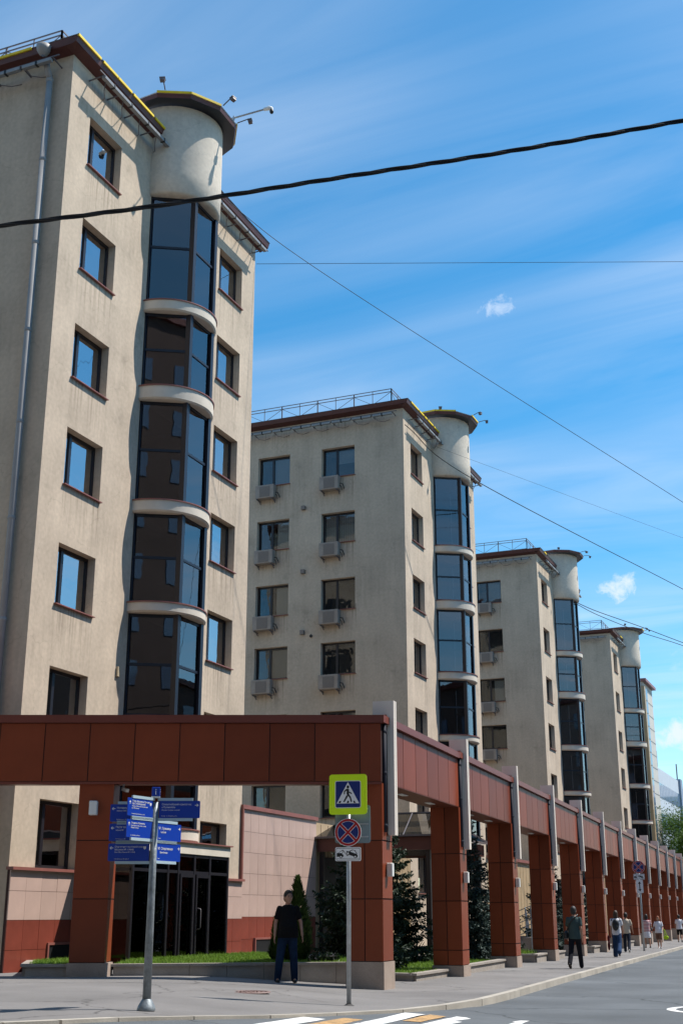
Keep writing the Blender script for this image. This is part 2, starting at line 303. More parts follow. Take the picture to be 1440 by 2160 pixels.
for (a,b),(c,d) in zip(dense,dense[1:]):
    if b<8 or nk>110: continue
    nk+=1
    L_=math.hypot(c-a,d-b); k=MB(); e=.008
    t=Vector((c-a,d-b,0))/L_; nn=Vector((t.y,-t.x,0)); P=Vector((a,b,0))+t*e; Q=Vector((c,d,0))-t*e
    zz=[g(a,b)+.006,g(c,d)+.006]; lo=[road_z(a,b)-.1,road_z(c,d)-.1]
    q=[(P-nn*.06,0),(P+nn*.09,0),(Q+nn*.09,1),(Q-nn*.06,1)]
    top=[(v.x,v.y,zz[i]) for v,i in q]; bot=[(v.x,v.y,lo[i]) for v,i in q]
    k.v=bot+top; k.f=[(4,5,6,7),(0,4,7,3)[::-1],(1,2,6,5),(0,1,5,4),(2,3,7,6)]; k.m=[0]*5
    k.build('kerb_stone',M['kerb'],kr)
# crosswalk paint, painted ring, manhole
def marking(name,poly,m,label,dz=.006,grp=None):
    b=MB(); ys_=sorted(set([p[1] for p in poly])); 
    (x0,y0),(x1,y1)=poly; n=max(2,int((y1-y0)/.4)); jit=random.Random(int(x0*100))
    xa=[x0+jit.uniform(-.012,.012) for _ in range(n+1)]; xb=[x1+jit.uniform(-.012,.012) for _ in range(n+1)]
    for k in range(n):
        ya=y0+(y1-y0)*k/n; yb=y0+(y1-y0)*(k+1)/n
        sh=lambda y:(y-18)*-.09
        b.quad(*[(x+sh(y),y,road_z(x+sh(y),y)+dz) for x,y in ((xa[k],ya),(xb[k],ya),(xb[k+1],yb),(xa[k+1],yb))])
    o=b.build(name,m); struct(o); return o
for i,(x0,x1,y0,y1) in enumerate([(-7.55,-7.22,11.5,16.5),(-6.72,-6.40,11.5,18.85),(-5.98,-5.68,11.5,19.15),(-5.28,-4.90,11.5,19.35)]):
    marking('crossing_stripe_white',((x0,y0),(x1,y1)),M['paint'],'')
for i,(x0,x1,y0,y1) in enumerate([(-7.12,-6.82,13.2,17.0),(-6.34,-6.08,15.2,16.6),(-6.34,-6.08,17.3,18.9),(-5.58,-5.42,18.6,19.35)]):
    marking('crossing_stripe_yellow',((x0,y0),(x1,y1)),M['painty'],'')
rg=MB(); cx,cy=-2.45,22.95
for k in range(48):
    a,b_=2*PI*k/48,2*PI*(k+1)/48
    P=lambda r,t:(cx+r*math.cos(t)*.95,cy+r*math.sin(t),road_z(cx,cy+r*math.sin(t))+.006)
    rg.quad(P(1.0,a),P(1.16,a),P(1.16,b_),P(1.0,b_))
struct(rg.build('painted_ring',M['paint']))
M['iron']=mat('manhole_iron',(.20,.13,.115),.6,.2,8,.4,30)
mc=(-9.93,19.86); mh=thing('manhole_cover','round rusty manhole cover set in the pavement between the two posts','manhole cover',(mc[0],mc[1],g(*mc)))
b=MB(); b.lathe([(0,.012),(.27,.012),(.28,.008),(.285,.0)],n=28); b.build('cover',M['iron'],mh,True)
b=MB(); b.lathe([(.30,.004),(.30,.016),(.36,.016),(.365,0)],n=28); b.build('frame',M['iron'],mh,True)
b=MB()
for r_ in (.08,.15,.22):
    for k in range(14 if r_>.1 else 6):
        t=2*PI*k/(14 if r_>.1 else 6); b.box(r_*math.cos(t)-.012,r_*math.cos(t)+.012,r_*math.sin(t)-.012,r_*math.sin(t)+.012,.010,.018)
struct(b.build('studs',M['iron'],mh),'stuff')
# re-laid asphalt patch round the manhole: thin cut lines
M['tar']=mat('tar_seam',(.07,.066,.064),.9,.3,8)
b=MB()
def seam(p,q,w_=.014):
    n=8; pr=random.Random(int(p[0]*70)); last=p
    for k in range(1,n+1):
        c_=(p[0]+(q[0]-p[0])*k/n+pr.uniform(-.015,.015),p[1]+(q[1]-p[1])*k/n+pr.uniform(-.015,.015))
        d=Vector((c_[0]-last[0],c_[1]-last[1])).normalized(); nn=Vector((-d.y,d.x))*w_*pr.uniform(.4,1)/2
        b.quad(*[(x,y,g(x,y)+.005) for x,y in ((last[0]-nn.x,last[1]-nn.y),(c_[0]-nn.x,c_[1]-nn.y),(c_[0]+nn.x,c_[1]+nn.y),(last[0]+nn.x,last[1]+nn.y))]); last=c_
A_=(-10.75,19.75);B_=(-9.85,20.6);C_=(-9.25,20.05);D_=(-10.1,19.15)
for p,q in ((A_,B_),(B_,C_),(C_,D_),(D_,A_),(C_,(-8.3,19.4)),((-8.9,22.2),(-7.4,23.1)),((-12.5,19.2),(-11.2,20.0))): seam(p,q)
struct(b.build('pavement_seams',M['tar']))

# ------------------------------------------------------------------ towers
XW=-17.2; TW=10.9; TD=14.
ZT=[21.87,18.75,15.68,12.83,9.83,6.83,3.79]; WH=1.5
def wall_holes(mb,O,U,V,Nn,ulen,v0,v1,holes,depth=.22,m=0):
    O,U,V,Nn=map(Vector,(O,U,V,Nn)); P=lambda u,v,d=0:O+U*u+V*v-Nn*d
    us=sorted(set([0,ulen]+[h[0] for h in holes]+[h[1] for h in holes])); vs_=sorted(set([v0,v1]+[h[2] for h in holes]+[h[3] for h in holes]))
    flip=U.cross(V).dot(Nn)<0
    def q(a,b,c,d):
        if flip: a,b,c,d=d,c,b,a
        mb.quad(a,b,c,d,m)
    for i in range(len(us)-1):
        for j in range(len(vs_)-1):
            uc=(us[i]+us[i+1])/2; vc=(vs_[j]+vs_[j+1])/2
            if any(h[0]<uc<h[1] and h[2]<vc<h[3] for h in holes): continue
            q(P(us[i],vs_[j]),P(us[i+1],vs_[j]),P(us[i+1],vs_[j+1]),P(us[i],vs_[j+1]))
    for h in holes:
        a,b,c,d=h[:4]; dp=h[4] if len(h)>4 else depth
        q(P(a,c),P(b,c),P(b,c,dp),P(a,c,dp)); q(P(b,d),P(a,d),P(a,d,dp),P(b,d,dp)); q(P(a,d),P(a,c),P(a,c,dp),P(a,d,dp)); q(P(b,c),P(b,d),P(b,d,dp),P(b,c,dp))
# window kit: local x along width, y into the room, z up
WK={}
def window_kit(key,wd,ht,split,gm='glass'):
    f=MB(); t=.08; D0,D1=.0,.07
    f.box(0,wd,D0,D1,0,t); f.box(0,wd,D0,D1,ht-t,ht); f.box(0,t,D0,D1,t,ht-t); f.box(wd-t,wd,D0,D1,t,ht-t)
    s=wd*split; f.box(s-.05,s+.05,D0-.01,D1,t,ht-t)
    # dim room behind
    y1=.95
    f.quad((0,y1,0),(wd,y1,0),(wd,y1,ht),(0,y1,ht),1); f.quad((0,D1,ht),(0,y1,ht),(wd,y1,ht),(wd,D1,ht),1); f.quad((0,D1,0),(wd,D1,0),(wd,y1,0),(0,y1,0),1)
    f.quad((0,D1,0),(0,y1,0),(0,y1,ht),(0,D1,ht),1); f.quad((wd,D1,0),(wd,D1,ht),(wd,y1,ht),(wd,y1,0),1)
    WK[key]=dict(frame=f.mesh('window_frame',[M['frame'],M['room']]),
      p1=MB().box(t,s-.05,.03,.036,t,ht-t).mesh('pane',M[gm]),p2=MB().box(s+.05,wd-t,.03,.036,t,ht-t).mesh('pane',M[gm]),
      sill=MB().box(-.03,wd+.03,-.30,.0,-.03,-.005).mesh('sill',M['sill']),wd=wd,ht=ht,s=s,t=t,
      b1=MB().box(s+.03,wd-t,.14,.145,t+ht*.02,ht-t).mesh('blind',M['venetian']),b2=MB().box(t,wd-t,.14,.145,t+.02,ht-t).mesh('blind',M['vertblind']),
      b3=MB().box(s+.03,wd-t,.14,.145,ht*.5,ht-t).mesh('blind',M['venetian']),b4=MB().box(wd*.55,wd-t,.14,.145,t,ht-t).mesh('blind',M['blind']))
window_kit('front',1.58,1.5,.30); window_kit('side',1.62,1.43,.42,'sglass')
def window(parent,key,loc,rz,rnd,blind=None):
    k=WK[key]; o=link('window',k['frame'],parent,loc,rz)
    link('pane',k['p1'],o); link('pane',k['p2'],o); link('sill',k['sill'],o)
    c=blind if blind is not None else rnd.choice(['b1','b2','b3','b4','b2','b1',None] if key=='front' else [None,None,None,'b3','b4','b1','b2'])
    if c: link('blind',k[c],o)
    return o
# bay pieces (shared)
BC=(0,5.45); RG=1.24; RS=1.39
LV=[(17.84,21.27,19.63),(15.21,17.5,16.37),(11.88,14.79,13.37),(9.07,11.53,10.32),(6.1,8.78,7.45),(3.35,5.75,4.5)]
SLB=[(17.5,17.84),(14.79,15.21),(11.53,11.88),(8.78,9.07),(5.75,6.1),(3.03,3.35)]
ang=[-PI/2,-PI/6,PI/6,PI/2]; VP=[Vector((RG*math.cos(a),RG*math.sin(a),0)) for a in ang]
def bay_meshes():
    D={}
    for i,(z0,z1,tr) in enumerate(LV):
        f=MB()
        for k,v in enumerate(VP):
            w_=.15 if k in (1,2) else .08
            f.bar(v+Vector((0,0,z0)),v+Vector((0,0,z1)),w_,w_,up=(1,.0,0))
        for a,b in zip(VP,VP[1:]):
            for z,h in ((z0+.04,.08),(tr,.07),(z1-.04,.08)): f.bar(a+Vector((0,0,z)),b+Vector((0,0,z)),.06,h)
        D['f%d'%i]=f.mesh('bay_frame',M['bframe'])
        for k,(a,b) in enumerate(zip(VP,VP[1:])):
            d=(b-a).normalized(); a2=a+d*.07; b2=b-d*.07
            for q,(za,zb) in enumerate(((z0+.08,tr-.035),(tr+.035,z1-.08))):
                D['p%d%d%d'%(i,k,q)]=MB().bar(a2+Vector((0,0,(za+zb)/2)),b2+Vector((0,0,(za+zb)/2)),.008,zb-za).mesh('bay_pane',M['bglass'])
    for i,(a,b) in enumerate(SLB):
        s=MB(); n=28
        pr=[(0,b-.012),(RS,b-.012),(RS,a+.05),(RS-.05,a+.005),(0,a)]
        for q_ in range(4): s.lathe(pr[q_:q_+2],(0,0,0),-PI/2,PI/2,n,0)
        pr=[(0,b),(RS+.03,b),(RS+.03,b-.03),(RS-.02,b-.03)]
        for q_ in range(3): s.lathe(pr[q_:q_+2],(0,0,.004),-PI/2,PI/2,n,1)
        D['s%d'%i]=s.mesh('bay_slab',[M['slab'],M['sill']],True)
    s=MB(); s.lathe([(.0,21.27),(RS-.16,21.27),(RS-.05,21.29),(RS,21.36),(RS+.01,22),(RS,24.25)],(0,0,0),-PI/2-.25,PI/2+.25,40)
    D['drum']=s.mesh('drum',M['drum'],True)
    r=MB(); rr=1.84; pa=[-PI*.62+PI*1.24*k/7 for k in range(8)]
    for a,b in zip(pa,pa[1:]):
        P=lambda r_,t,z:(r_*math.cos(t),r_*math.sin(t),z)
        r.quad(P(rr-.03,a,24.27),P(rr-.03,b,24.27),P(rr,b,24.40),P(rr,a,24.40),0)      # fascia
        r.quad(P(1.2,b,24.30),P(1.2,a,24.30),P(rr-.03,a,24.272),P(rr-.03,b,24.272),2)     # soffit
        r.quad(P(rr+.02,a,24.42),P(rr+.02,b,24.42),P(0,b,24.62),P(0,a,24.62),1)
        r.quad(P(rr,a,24.40),P(rr,b,24.40),P(rr+.02,b,24.42),P(rr+.02,a,24.42),1)
    D['roof']=r.mesh('drum_roof',[M['eave'],M['roof'],M['frame']])
    return D
BM=bay_meshes()
flood=bevel(MB().box(-.46,.46,-.06,.06,-.05,.05).mesh('floodlight',M['lampbody']),.008)
b=MB(); b.box(-.47,.47,.06,.10,.045,.07); b.box(-.03,.03,-.07,.07,-.06,.06); floodbr=b.mesh('floodlight_clip',M['black'])
def cyl_dir(mb,p,q,r,n=8,m=0): mb.tube([p,q],r,n,m)
spot=MB(); spot.tube([(0,0,0),(.32,0,.05),(.4,0,.02)],.018,6); spot.box(.34,.46,-.07,.07,-.1,.0); spot.box(.33,.47,-.085,.085,-.015,.012); spotm=spot.mesh('spotlight',M['rail'])
def tower(label,y0,dz,seed,first=False,yellow=1.):
    rnd=random.Random(seed); T=thing('tower_block',label,'building',(XW,y0,dz)); zb,zt=-1.2,23.2
    wl=MB(); fh=[]
    for z in ZT:
        for u in (.93,8.39): fh.append((u,u+1.58,z-WH,z))
    fh.append((4.24,6.66,3.05,21.3,2.0))
    wall_holes(wl,(0,0,0),(0,1,0),(0,0,1),(1,0,0),TW,zb,zt,fh)
    shl=[]
    for z in ZT[:6]:
        for x in (2.35,5.57): shl.append((x,x+1.62,z-.1-1.43,z-.1))
    wall_holes(wl,(0,0,0),(-1,0,0),(0,0,1),(0,-1,0),TD,zb,zt,shl)
    wl.quad((0,TW,zb),(-TD,TW,zb),(-TD,TW,zt),(0,TW,zt)); wl.quad((-TD,TW,zb),(-TD,0,zb),(-TD,0,zt),(-TD,TW,zt))
    wl.quad((-.05,4.24,3.05),(-.05,4.24,3.04),(-.05,6.66,3.04),(-.05,6.66,3.05))
    wl.quad((-2,4.24,3.05),(-2,6.66,3.05),(-2,6.66,21.3),(-2,4.24,21.3),1)
    wl.build('wall',[M['stucco'],M['bayroom']],T)
    rw=MB().box(0,1.6,0,.03,0,1.43).mesh('unseen_rear_window',M['frame'])  # dark panels added on the unseen side to vary reflections in facing panes
    for z in ZT[:6]:
        for x in (-3.97,-7.19,-10.4): link('unseen_rear_window',rw,T,(x,TW,z-1.53))
    for i,z in enumerate(ZT):
        window(T,'front',(-.22,.93,z-WH),PI/2,rnd,[None,'b4','b2','b3','b4','b3','b1'][i] if first else None)
        window(T,'front',(-.22,8.39,z-WH),PI/2,rnd)
    if not first:
        for i,z in enumerate(ZT[:6]):
            for x in (2.35,5.57): window(T,'side',(-x-1.62,.22,z-.1-1.43),0,rnd)
    C0=(BC[0],BC[1],0)
    for i in range(6):
        fr=link('bay_frame',BM['f%d'%i],T,C0)
        for k in range(3):
            for q in range(2): link('bay_pane',BM['p%d%d%d'%(i,k,q)],fr)
        link('bay_slab',BM['s%d'%i],T,C0)
        # floor plate inside
    fl=MB()
    for a,b_ in SLB: fl.box(-1.98,-.02,4.26,6.64,a+.05,b_-.02)
    fl.build('bay_floors',M['bayroom'],T)
    link('drum',BM['drum'],T,C0); dr=link('drum_roof',BM['roof'],T,C0)
    # eaves
    ov=.36; e=MB()
    for (ya,yb) in ((-ov,4.3),(6.6,TW+ov)):
        # front fascia, slightly leaning, with soffit
        e.quad((ov-.05,ya,23.28),(ov-.05,yb,23.28),(ov,yb,23.46),(ov,ya,23.46)); e.quad((0.0,ya,23.19),(0,yb,23.19),(ov-.05,yb,23.28),(ov-.05,ya,23.28))
    e.quad((-TD,-ov+.05,23.28),(ov-.05,-ov+.05,23.28),(ov,-ov,23.46),(-TD,-ov,23.46)); e.quad((-TD,0,23.19),(ov-.05,0,23.19),(ov-.05,-ov+.05,23.28),(-TD,-ov+.05,23.28))
    e.quad((ov-.05,TW+ov-.05,23.28),(-TD,TW+ov-.05,23.28),(-TD,TW+ov,23.46),(ov,TW+ov,23.46)); e.quad((ov-.05,TW,23.19),(-TD,TW,23.19),(-TD,TW+ov-.05,23.28),(ov-.05,TW+ov-.05,23.28))
    e.build('eave',M['eave'],T)
    r=MB(); a=(ov+.02,-ov-.02,23.475); b1=(ov+.02,TW+ov+.02,23.475); c=(-TD,TW+ov,23.475); d=(-TD,-ov-.02,23.475); i1=(-4,3.5,24.1); i2=(-4,TW-3.5,24.1); i3=(-TD,TW-3.5,24.1); i4=(-TD,3.5,24.1)
    r.quad(a,b1,i2,i1); r.quad(d,a,i1,i4); r.quad(b1,c,i3,i2); r.quad(i1,i2,i3,i4); r.build('roof',M['roof'],T)
    yp=[]; y=-ov
    while y<4.2:
        L_=rnd.uniform(.3,1.2); 
        if rnd.random()<yellow: yp.append(MB().box(ov-.02,ov+.03,y,min(y+L_,4.2),23.425,23.50))
        y+=L_+rnd.uniform(0,.15)
    if yellow>.7:
        x=ov
        while x>-9:
            L_=rnd.uniform(.6,1.8)
            if rnd.random()<yellow*.7: yp.append(MB().box(x-L_,x,-ov-.03,-ov+.02,23.425,23.50))
            x-=L_+.1
    for k in range(7):
        a_=-PI*.62+PI*1.24*k/7; b_=a_+PI*1.24/7
        if rnd.random()<yellow*.75: yp.append(MB().bar((BC[0]+1.85*math.cos(a_),BC[1]+1.85*math.sin(a_),24.44),(BC[0]+1.85*math.cos(b_),BC[1]+1.85*math.sin(b_),24.44),.05,.07))
    for q in yp: q.build('yellow_edging',M['yellow'],T)
    # roof railing
    bx,by=-.62,.22; zr0,zr1=23.62,24.33
    def railrun(p,q,step):
        rl=MB(); p=Vector(p);q=Vector(q);n=max(1,round((q-p).length/step))
        for z in (zr1,zr1-.14,zr0+.05): rl.bar(p+Vector((0,0,z)),q+Vector((0,0,z)),.03,.03)
        for k in range(n+1):
            c_=p+(q-p)*k/n; rl.bar(c_+Vector((0,0,zr0-.1)),c_+Vector((0,0,zr1)),.045 if k%2==0 else .025,.045 if k%2==0 else .025)
            if k<n:
                d_=p+(q-p)*(k+1)/n; u,v=(zr0+.05,zr1-.14) if k%2 else (zr1-.14,zr0+.05); rl.bar(c_+Vector((0,0,u)),d_+Vector((0,0,v)),.018,.018)
        rl.build('roof_railing',M['rail'],T)
    railrun((bx,by,0),(bx-11,by,0),.95); railrun((bx,by,0),(bx,by+3.4,0),.85); railrun((bx,TW-.3,0),(bx,TW-3.5,0),.85)
    # floodlights
    def fl_run(p,q,n,out):
        p=Vector(p);q=Vector(q); d=(q-p).normalized(); rz=math.atan2(d.y,d.x); br=MB(); o=Vector(out)
        br.bar(p-d*.2+Vector((0,0,.09)),q+d*.2+Vector((0,0,.09)),.03,.03)
        for k in range(n):
            c_=p+(q-p)*((k+.5)/n)
            f=link('floodlight',flood,T,c_,rz); f.rotation_euler[0]=0; link('clip',floodbr,f)
            e_=p+(q-p)*(k/n); br.bar(e_+Vector((0,0,.06)),e_-o+Vector((0,0,.02)),.03,.03)
            br.tube([e_+d*.1,e_+d*.25-o*.3-Vector((0,0,.22)),e_+d*.5-o*.6-Vector((0,0,.25)),e_+d*.7-o-Vector((0,0,.12))],.012,5)
        br.bar(q+Vector((0,0,.06)),q-o+Vector((0,0,.02)),.03,.03)
        br.build('floodlight_bracket',M['rail'],T)
    fl_run((.48,.75,22.86),(.48,4.3,22.86),4,(.48,0,0)); fl_run((.48,7.0,22.86),(.48,10.7,22.86),4,(.48,0,0)); fl_run((-8.3,-.42,22.84),(-.35,-.42,22.84),8,(0,-.42,0))
    for a_ in (-1.25,-.25,.25): 
        s=link('spotlight',spotm,T,(BC[0]+1.88*math.cos(a_),BC[1]+1.88*math.sin(a_),24.45),a_); s.rotation_euler[1]=rnd.uniform(-.3,.2)
    return T
TY=[22.75,48.58,72.95,96.5]; TZ=[0,-.16,-.5,-.72]
TL=['nearest and tallest-looking beige tower with a downpipe on its shaded side','second beige tower with two columns of air conditioners on its shaded side','third beige tower in the row with one visible column of air conditioners','farthest beige tower of the row, its curved bay glazed in near-black glass']
TT=[tower(TL[i],TY[i],TZ[i],11+i,i==0,[.8,.6,.3,.2][i]) for i in range(4)]
# first tower extras: downpipe, junction box, tile plinth
T1=TT[0]
b=MB(); b.tube([(-.62,-.13,22.55),(-.62,-.13,.3)],.085,12); 
for z in [22.4-2.45*k for k in range(9)]: b.lathe([(.087,0),(.1,.02),(.1,.08),(.087,.1)],(-.62,-.13,z),n=12)
b.tube([(-.62,-.13,22.5),(-.66,-.2,22.75),(-.66,-.3,23.0)],.085,12); b.build('downpipe',M['pipe'],T1,True)
b=MB(); b.lathe([(.05,-.24),(.11,-.2),(.18,-.08),(.2,.05),(.17,.05),(.14,0)],(-.68,-.42,23.3),n=16); b.build('rain_hopper',M['pipe'],T1,True)
MB().box(0,.06,3.72,3.84,7.05,7.3).build('junction_box',mat('junction_box_tan',(.5,.4,.26),.6),T1)
b=MB()
for (p,q) in (((0.008,1.0,10.4),(0.008,2.6,9.4)),):
    pass
def tiles(parent,x,ya,yb,zs,w_,holes=(),proud=.03,names='tile'):
    core=MB().box(x-.25,x+.005,ya,yb,zs[0][0],zs[-1][1]); c=core.build('cladding_backing',M['core'],parent) if False else None
    cache={}
    n=max(1,round((yb-ya)/w_)); w2=(yb-ya)/n; rr=random.Random(int(ya*10))
    for (z0,z1,mk) in zs:
        for k in range(n):
            y=ya+k*w2
            if any(h[0]<y+w2/2<h[1] and h[2]<(z0+z1)/2<h[3] for h in holes): continue
            key=(round(z1-z0,3),mk)
            if key not in cache: cache[key]=MB().box(0,proud,.004,w2-.004,.004,z1-z0-.004).mesh('tile',M[mk])
            o=link('tile',cache[key],parent,(x+rr.uniform(-.0025,.0025),y,z0))
PLZ=[(.06,.58,'redtile'),(.58,1.19,'redtile'),(1.19,1.79,'pink'),(1.79,2.22,'pink')]
pl=MB().box(.0,.06,-.03,TW,-.4,2.22).build('plinth',M['core'],T1)
tiles(pl,.06,-.03,TW,PLZ,.575,holes=((2.6,7.6,-1,3),))
MB().box(-.02,.17,-.06,2.66,2.22,2.285).build('plinth_cap',M['sill'],T1); MB().box(-.02,.17,7.5,TW-.002,2.22,2.285).build('plinth_cap',M['sill'],T1)
def cellar(parent,x,y0,y1,z0,z1):
    f=MB(); f.box(x,x+.07,y0-.05,y0,z0,z1+.05); f.box(x,x+.07,y1,y1+.05,z0,z1+.05); f.box(x,x+.07,y0,y1,z1,z1+.05); o=f.build('cellar_window',M['sill'],parent)
    MB().box(x,x+.045,y0,y1,z0,z1).build('pane',M['black'],o)
cellar(T1,.06,1.5,2.5,-.1,.66)
MB().box(-.1,.35,-.4,3.0,.02,.09).build('base_apron',M['granite'],T1)
rh=MB().box(-9.2,-6.2,3.0,6.0,23.6,24.75).build('roof_house',M['stucco'],TT[1]); MB().box(-9.4,-6.0,2.8,6.2,24.75,24.9).build('roof_house_roof',M['eave'],rh)
for x in (-8.9,-7.9,-6.95): MB().box(x,x+.6,2.97,3.0,23.85,24.6).build('pane',M['black'],rh)
# vents on the second tower
for x,z in ((-4.83,19.03),(-4.83,16.03),(-4.83,13.26),(-4.43,13.08)):
    MB().box(x-.09,x+.09,-.16,.0,z-.09,z+.09).build('vent_cap',M['acg'],TT[1]) if x<-4.6 else MB().tube([(x,-.05,z),(x,.0,z)],.07,10).build('vent_cap',M['black'],TT[1])
# ------------------------------------------------------------------ air conditioners (one thing each)
acb=bevel(MB().box(0,.92,-.38,-.07,.03,.66).mesh('casing',M['ac']),.015)
b=MB(); b.box(.22,.74,-.392,-.38,.09,.58)
for k in range(8): b.box(.22,.74,-.398,-.392,.11+.06*k,.125+.06*k)
acg=b.mesh('fan_grille',M['acg'])
b=MB(); b.bar((.1,-.42,-.02),(.1,0,-.02),.04,.04); b.bar((.85,-.42,-.02),(.85,0,-.02),.04,.04); b.bar((.1,-.2,-.02),(.1,0,-.14),.03,.03); b.bar((.85,-.2,-.02),(.85,0,-.14),.03,.03); acbr=b.mesh('bracket',M['rail'])
b=MB(); b.tube([(.95,-.2,.3),(1.06,-.2,.28),(1.1,-.1,.12),(1.06,.0,.1)],.022,6); b.tube([(.95,-.22,.2),(1.03,-.2,.12),(1.02,-.12,-.02)],.015,6); acp=b.mesh('hose',M['black'])
ORD=['top','second','third','fourth']
def aircon(ti,lx,row,label):
    o=thing('air_conditioner',label,'air conditioner',(XW+lx,TY[ti],TZ[ti]+ZT[row]-.1-1.43-.71),0,'air conditioners on the tower sides')
    for n,m_ in (('casing',acb),('fan_grille',acg),('bracket',acbr),('hose',acp)): link(n,m_,o)
for r_ in range(4):
    aircon(1,-7.14,r_,'air conditioner under the %s window of the left column on the second tower'%ORD[r_])
    aircon(1,-3.93,r_,'air conditioner under the %s window of the right column on the second tower'%ORD[r_])
    aircon(2,-3.85,r_,'air conditioner under the %s visible side window of the third tower'%ORD[r_])
# ------------------------------------------------------------------ annex with pink tiles between the first two towers
def zg(x,y): return g(x,y)
AN=thing('annex','low annex clad in pink and red tiles between the first two towers','building',(XW,33.65,0))
MB().box(-6,.0,0.01,5.45,-.6,4.3).build('wall',M['core'],AN)
az=[(.06,.62,'redtile'),(.62,1.24,'redtile'),(1.24,1.86,'pink'),(1.86,2.46,'pink'),(2.46,3.06,'pink'),(3.06,3.66,'pink'),(3.66,4.3,'pink')]
cw=link('tile_cladding',MB().box(-.02,.0,0.02,5.44,-.4,.05).mesh('tile_cladding',M['granite']),AN)
tiles(cw,.0,.03,5.45,az,.545,holes=((.85,3.2,-1,.62),))
MB().box(-.3,.09,-.05,5.5,4.3,4.42).build('roof_cap',M['sill'],AN); MB().box(-.02,.085,-.05,.02,2.29,4.3).build('edge_trim',M['sill'],AN)
cellar(AN,.03,.95,3.15,-.1,.6)
MB().box(-6,-.0,5.47,14.9,-.6,4.25).build('rear_wall',M['tan'],AN)
b=MB()
for k in range(15): b.box(.0,.006,5.9+k*.62,5.915+k*.62,.1,4.2)
b.build('wall_joints',M['core'],AN)
for i,(ya,yb) in enumerate(((59.5,72.9),(84.0,96.4))):
    A2=thing('annex',['plain low annex wall between the second and third towers','plain low annex wall between the third and fourth towers'][i],'building',(XW,ya,-.3))
    MB().box(-6,.0,0,yb-ya,-.6,4.2).build('wall',M['tan'],A2); MB().box(-.3,.12,-.04,yb-ya+.04,4.2,4.34).build('roof_cap',M['sill'],A2)
    b=MB()
    for k in range(int((yb-ya)/.62)): b.box(.0,.006,k*.62,k*.62+.015,.1,4.1)
    b.build('wall_joints',M['core'],A2)
# ------------------------------------------------------------------ entrance vestibule on the first tower
VE=thing('entrance_vestibule','dark glazed entrance vestibule with pale cornice at the foot of the first tower','vestibule',(XW,25.4,0))
MB().box(.065,1.46,0,4.8,2.74,3.0).build('cornice',M['slab'],VE); MB().box(.065,1.52,-.06,4.86,3.0,3.03).build('cornice_cap',M['sill'],VE)
MB().box(.065,1.5,-.05,4.85,.02,.12).build('step',M['granite'],VE)
fr=MB(); py=[.06,.85,1.65,2.15,2.95,3.75,4.74]
for y in py: fr.box(1.36,1.44,y-.04,y+.04,.12,2.74)
for z in (.16,2.3,2.70): fr.box(1.37,1.43,.06,4.74,z-.035,z+.035)
for y in (.05,4.75):
    for x in (.12,.75): fr.box(x-.03,x+.03,y-.035,y+.035,.12,2.74)
    for z in (.16,2.3,2.70): fr.box(.1,1.4,y-.03,y+.03,z-.035,z+.035)
fo=fr.build('frame',M['frame'],VE)
for ya,yb in zip(py,py[1:]):
    MB().box(1.395,1.403,ya+.04,yb-.04,.2,2.26).build('pane',M['dglass'],fo); MB().box(1.395,1.403,ya+.04,yb-.04,2.34,2.66).build('pane',M['dglass'],fo)
for y in (.05,4.75): MB().box(.15,1.36,y-.004,y+.004,.2,2.66).build('pane',M['dglass'],fo)
for (ya,yb,hy) in ((2.2,2.9,None),(3.0,3.7,3.1)):
    d=MB(); d.box(1.425,1.47,ya,ya+.07,.14,2.26); d.box(1.425,1.47,yb-.07,yb,.14,2.26); d.box(1.425,1.47,ya+.07,yb-.07,.14,.26); d.box(1.425,1.47,ya+.07,yb-.07,2.18,2.26); do=d.build('door',M['frame'],VE)
    if hy: MB().tube([(1.47,hy,.95),(1.55,hy,.97),(1.56,hy,1.0),(1.56,hy,1.4),(1.55,hy,1.43),(1.47,hy,1.45)],.016,8).build('handle',M['rail'],do,True)
MB().box(.07,.1,.1,4.7,.12,2.74).build('dark_backing',M['black'],VE)  # black sheet standing in for the dark interior behind the glass
# ------------------------------------------------------------------ courtyard porch by the annex
PO=thing('courtyard_porch','brown framed porch with sloping glass roof beyond the pink annex wall','porch',(XW,39.25,-.05))
p=MB()
for x in (.15,2.0,3.9):
    for y in (.1,5.6): p.box(x-.07,x+.07,y-.07,y+.07,0,3.35)
p.build('posts',M['frame'],PO) if False else None
for x in (.15,2.0,3.9):
    for y in (.1,5.6): MB().box(x-.07,x+.07,y-.07,y+.07,-.2,3.35).build('post',M['frame'],PO)
MB().box(.02,.05,.5,5.2,.05,3.2).build('shade_panel',M['black'],PO); MB().box(.05,4.1,-.1,.0,3.35,3.75).build('beam',M['eave'],PO); MB().box(.05,4.1,5.7,5.8,3.35,3.75).build('beam',M['eave'],PO); MB().box(4.0,4.12,0,5.7,3.35,3.75).build('beam',M['eave'],PO)  # black sheet against the wall stands in for the deep shade of the porch
b=MB(); b.quad((0,-.25,3.8),(4.3,-.25,3.8),(3.2,2.85,4.75),(0,2.85,4.75)); b.quad((4.3,5.95,3.8),(0,5.95,3.8),(0,2.85,4.75),(3.2,2.85,4.75)); b.tri((4.3,-.25,3.8),(4.3,5.95,3.8),(3.2,2.85,4.75)); b.build('glass_roof',M['roofglass'],PO)
b=MB(); b.bar((4.3,-.25,3.8),(3.2,2.85,4.75),.05,.06); b.bar((4.3,5.95,3.8),(3.2,2.85,4.75),.05,.06); b.bar((0,2.85,4.75),(3.2,2.85,4.75),.05,.06); b.bar((0,-.25,3.8),(4.3,-.25,3.8),.05,.06); b.bar((4.3,-.25,3.8),(4.3,5.95,3.8),.05,.06)
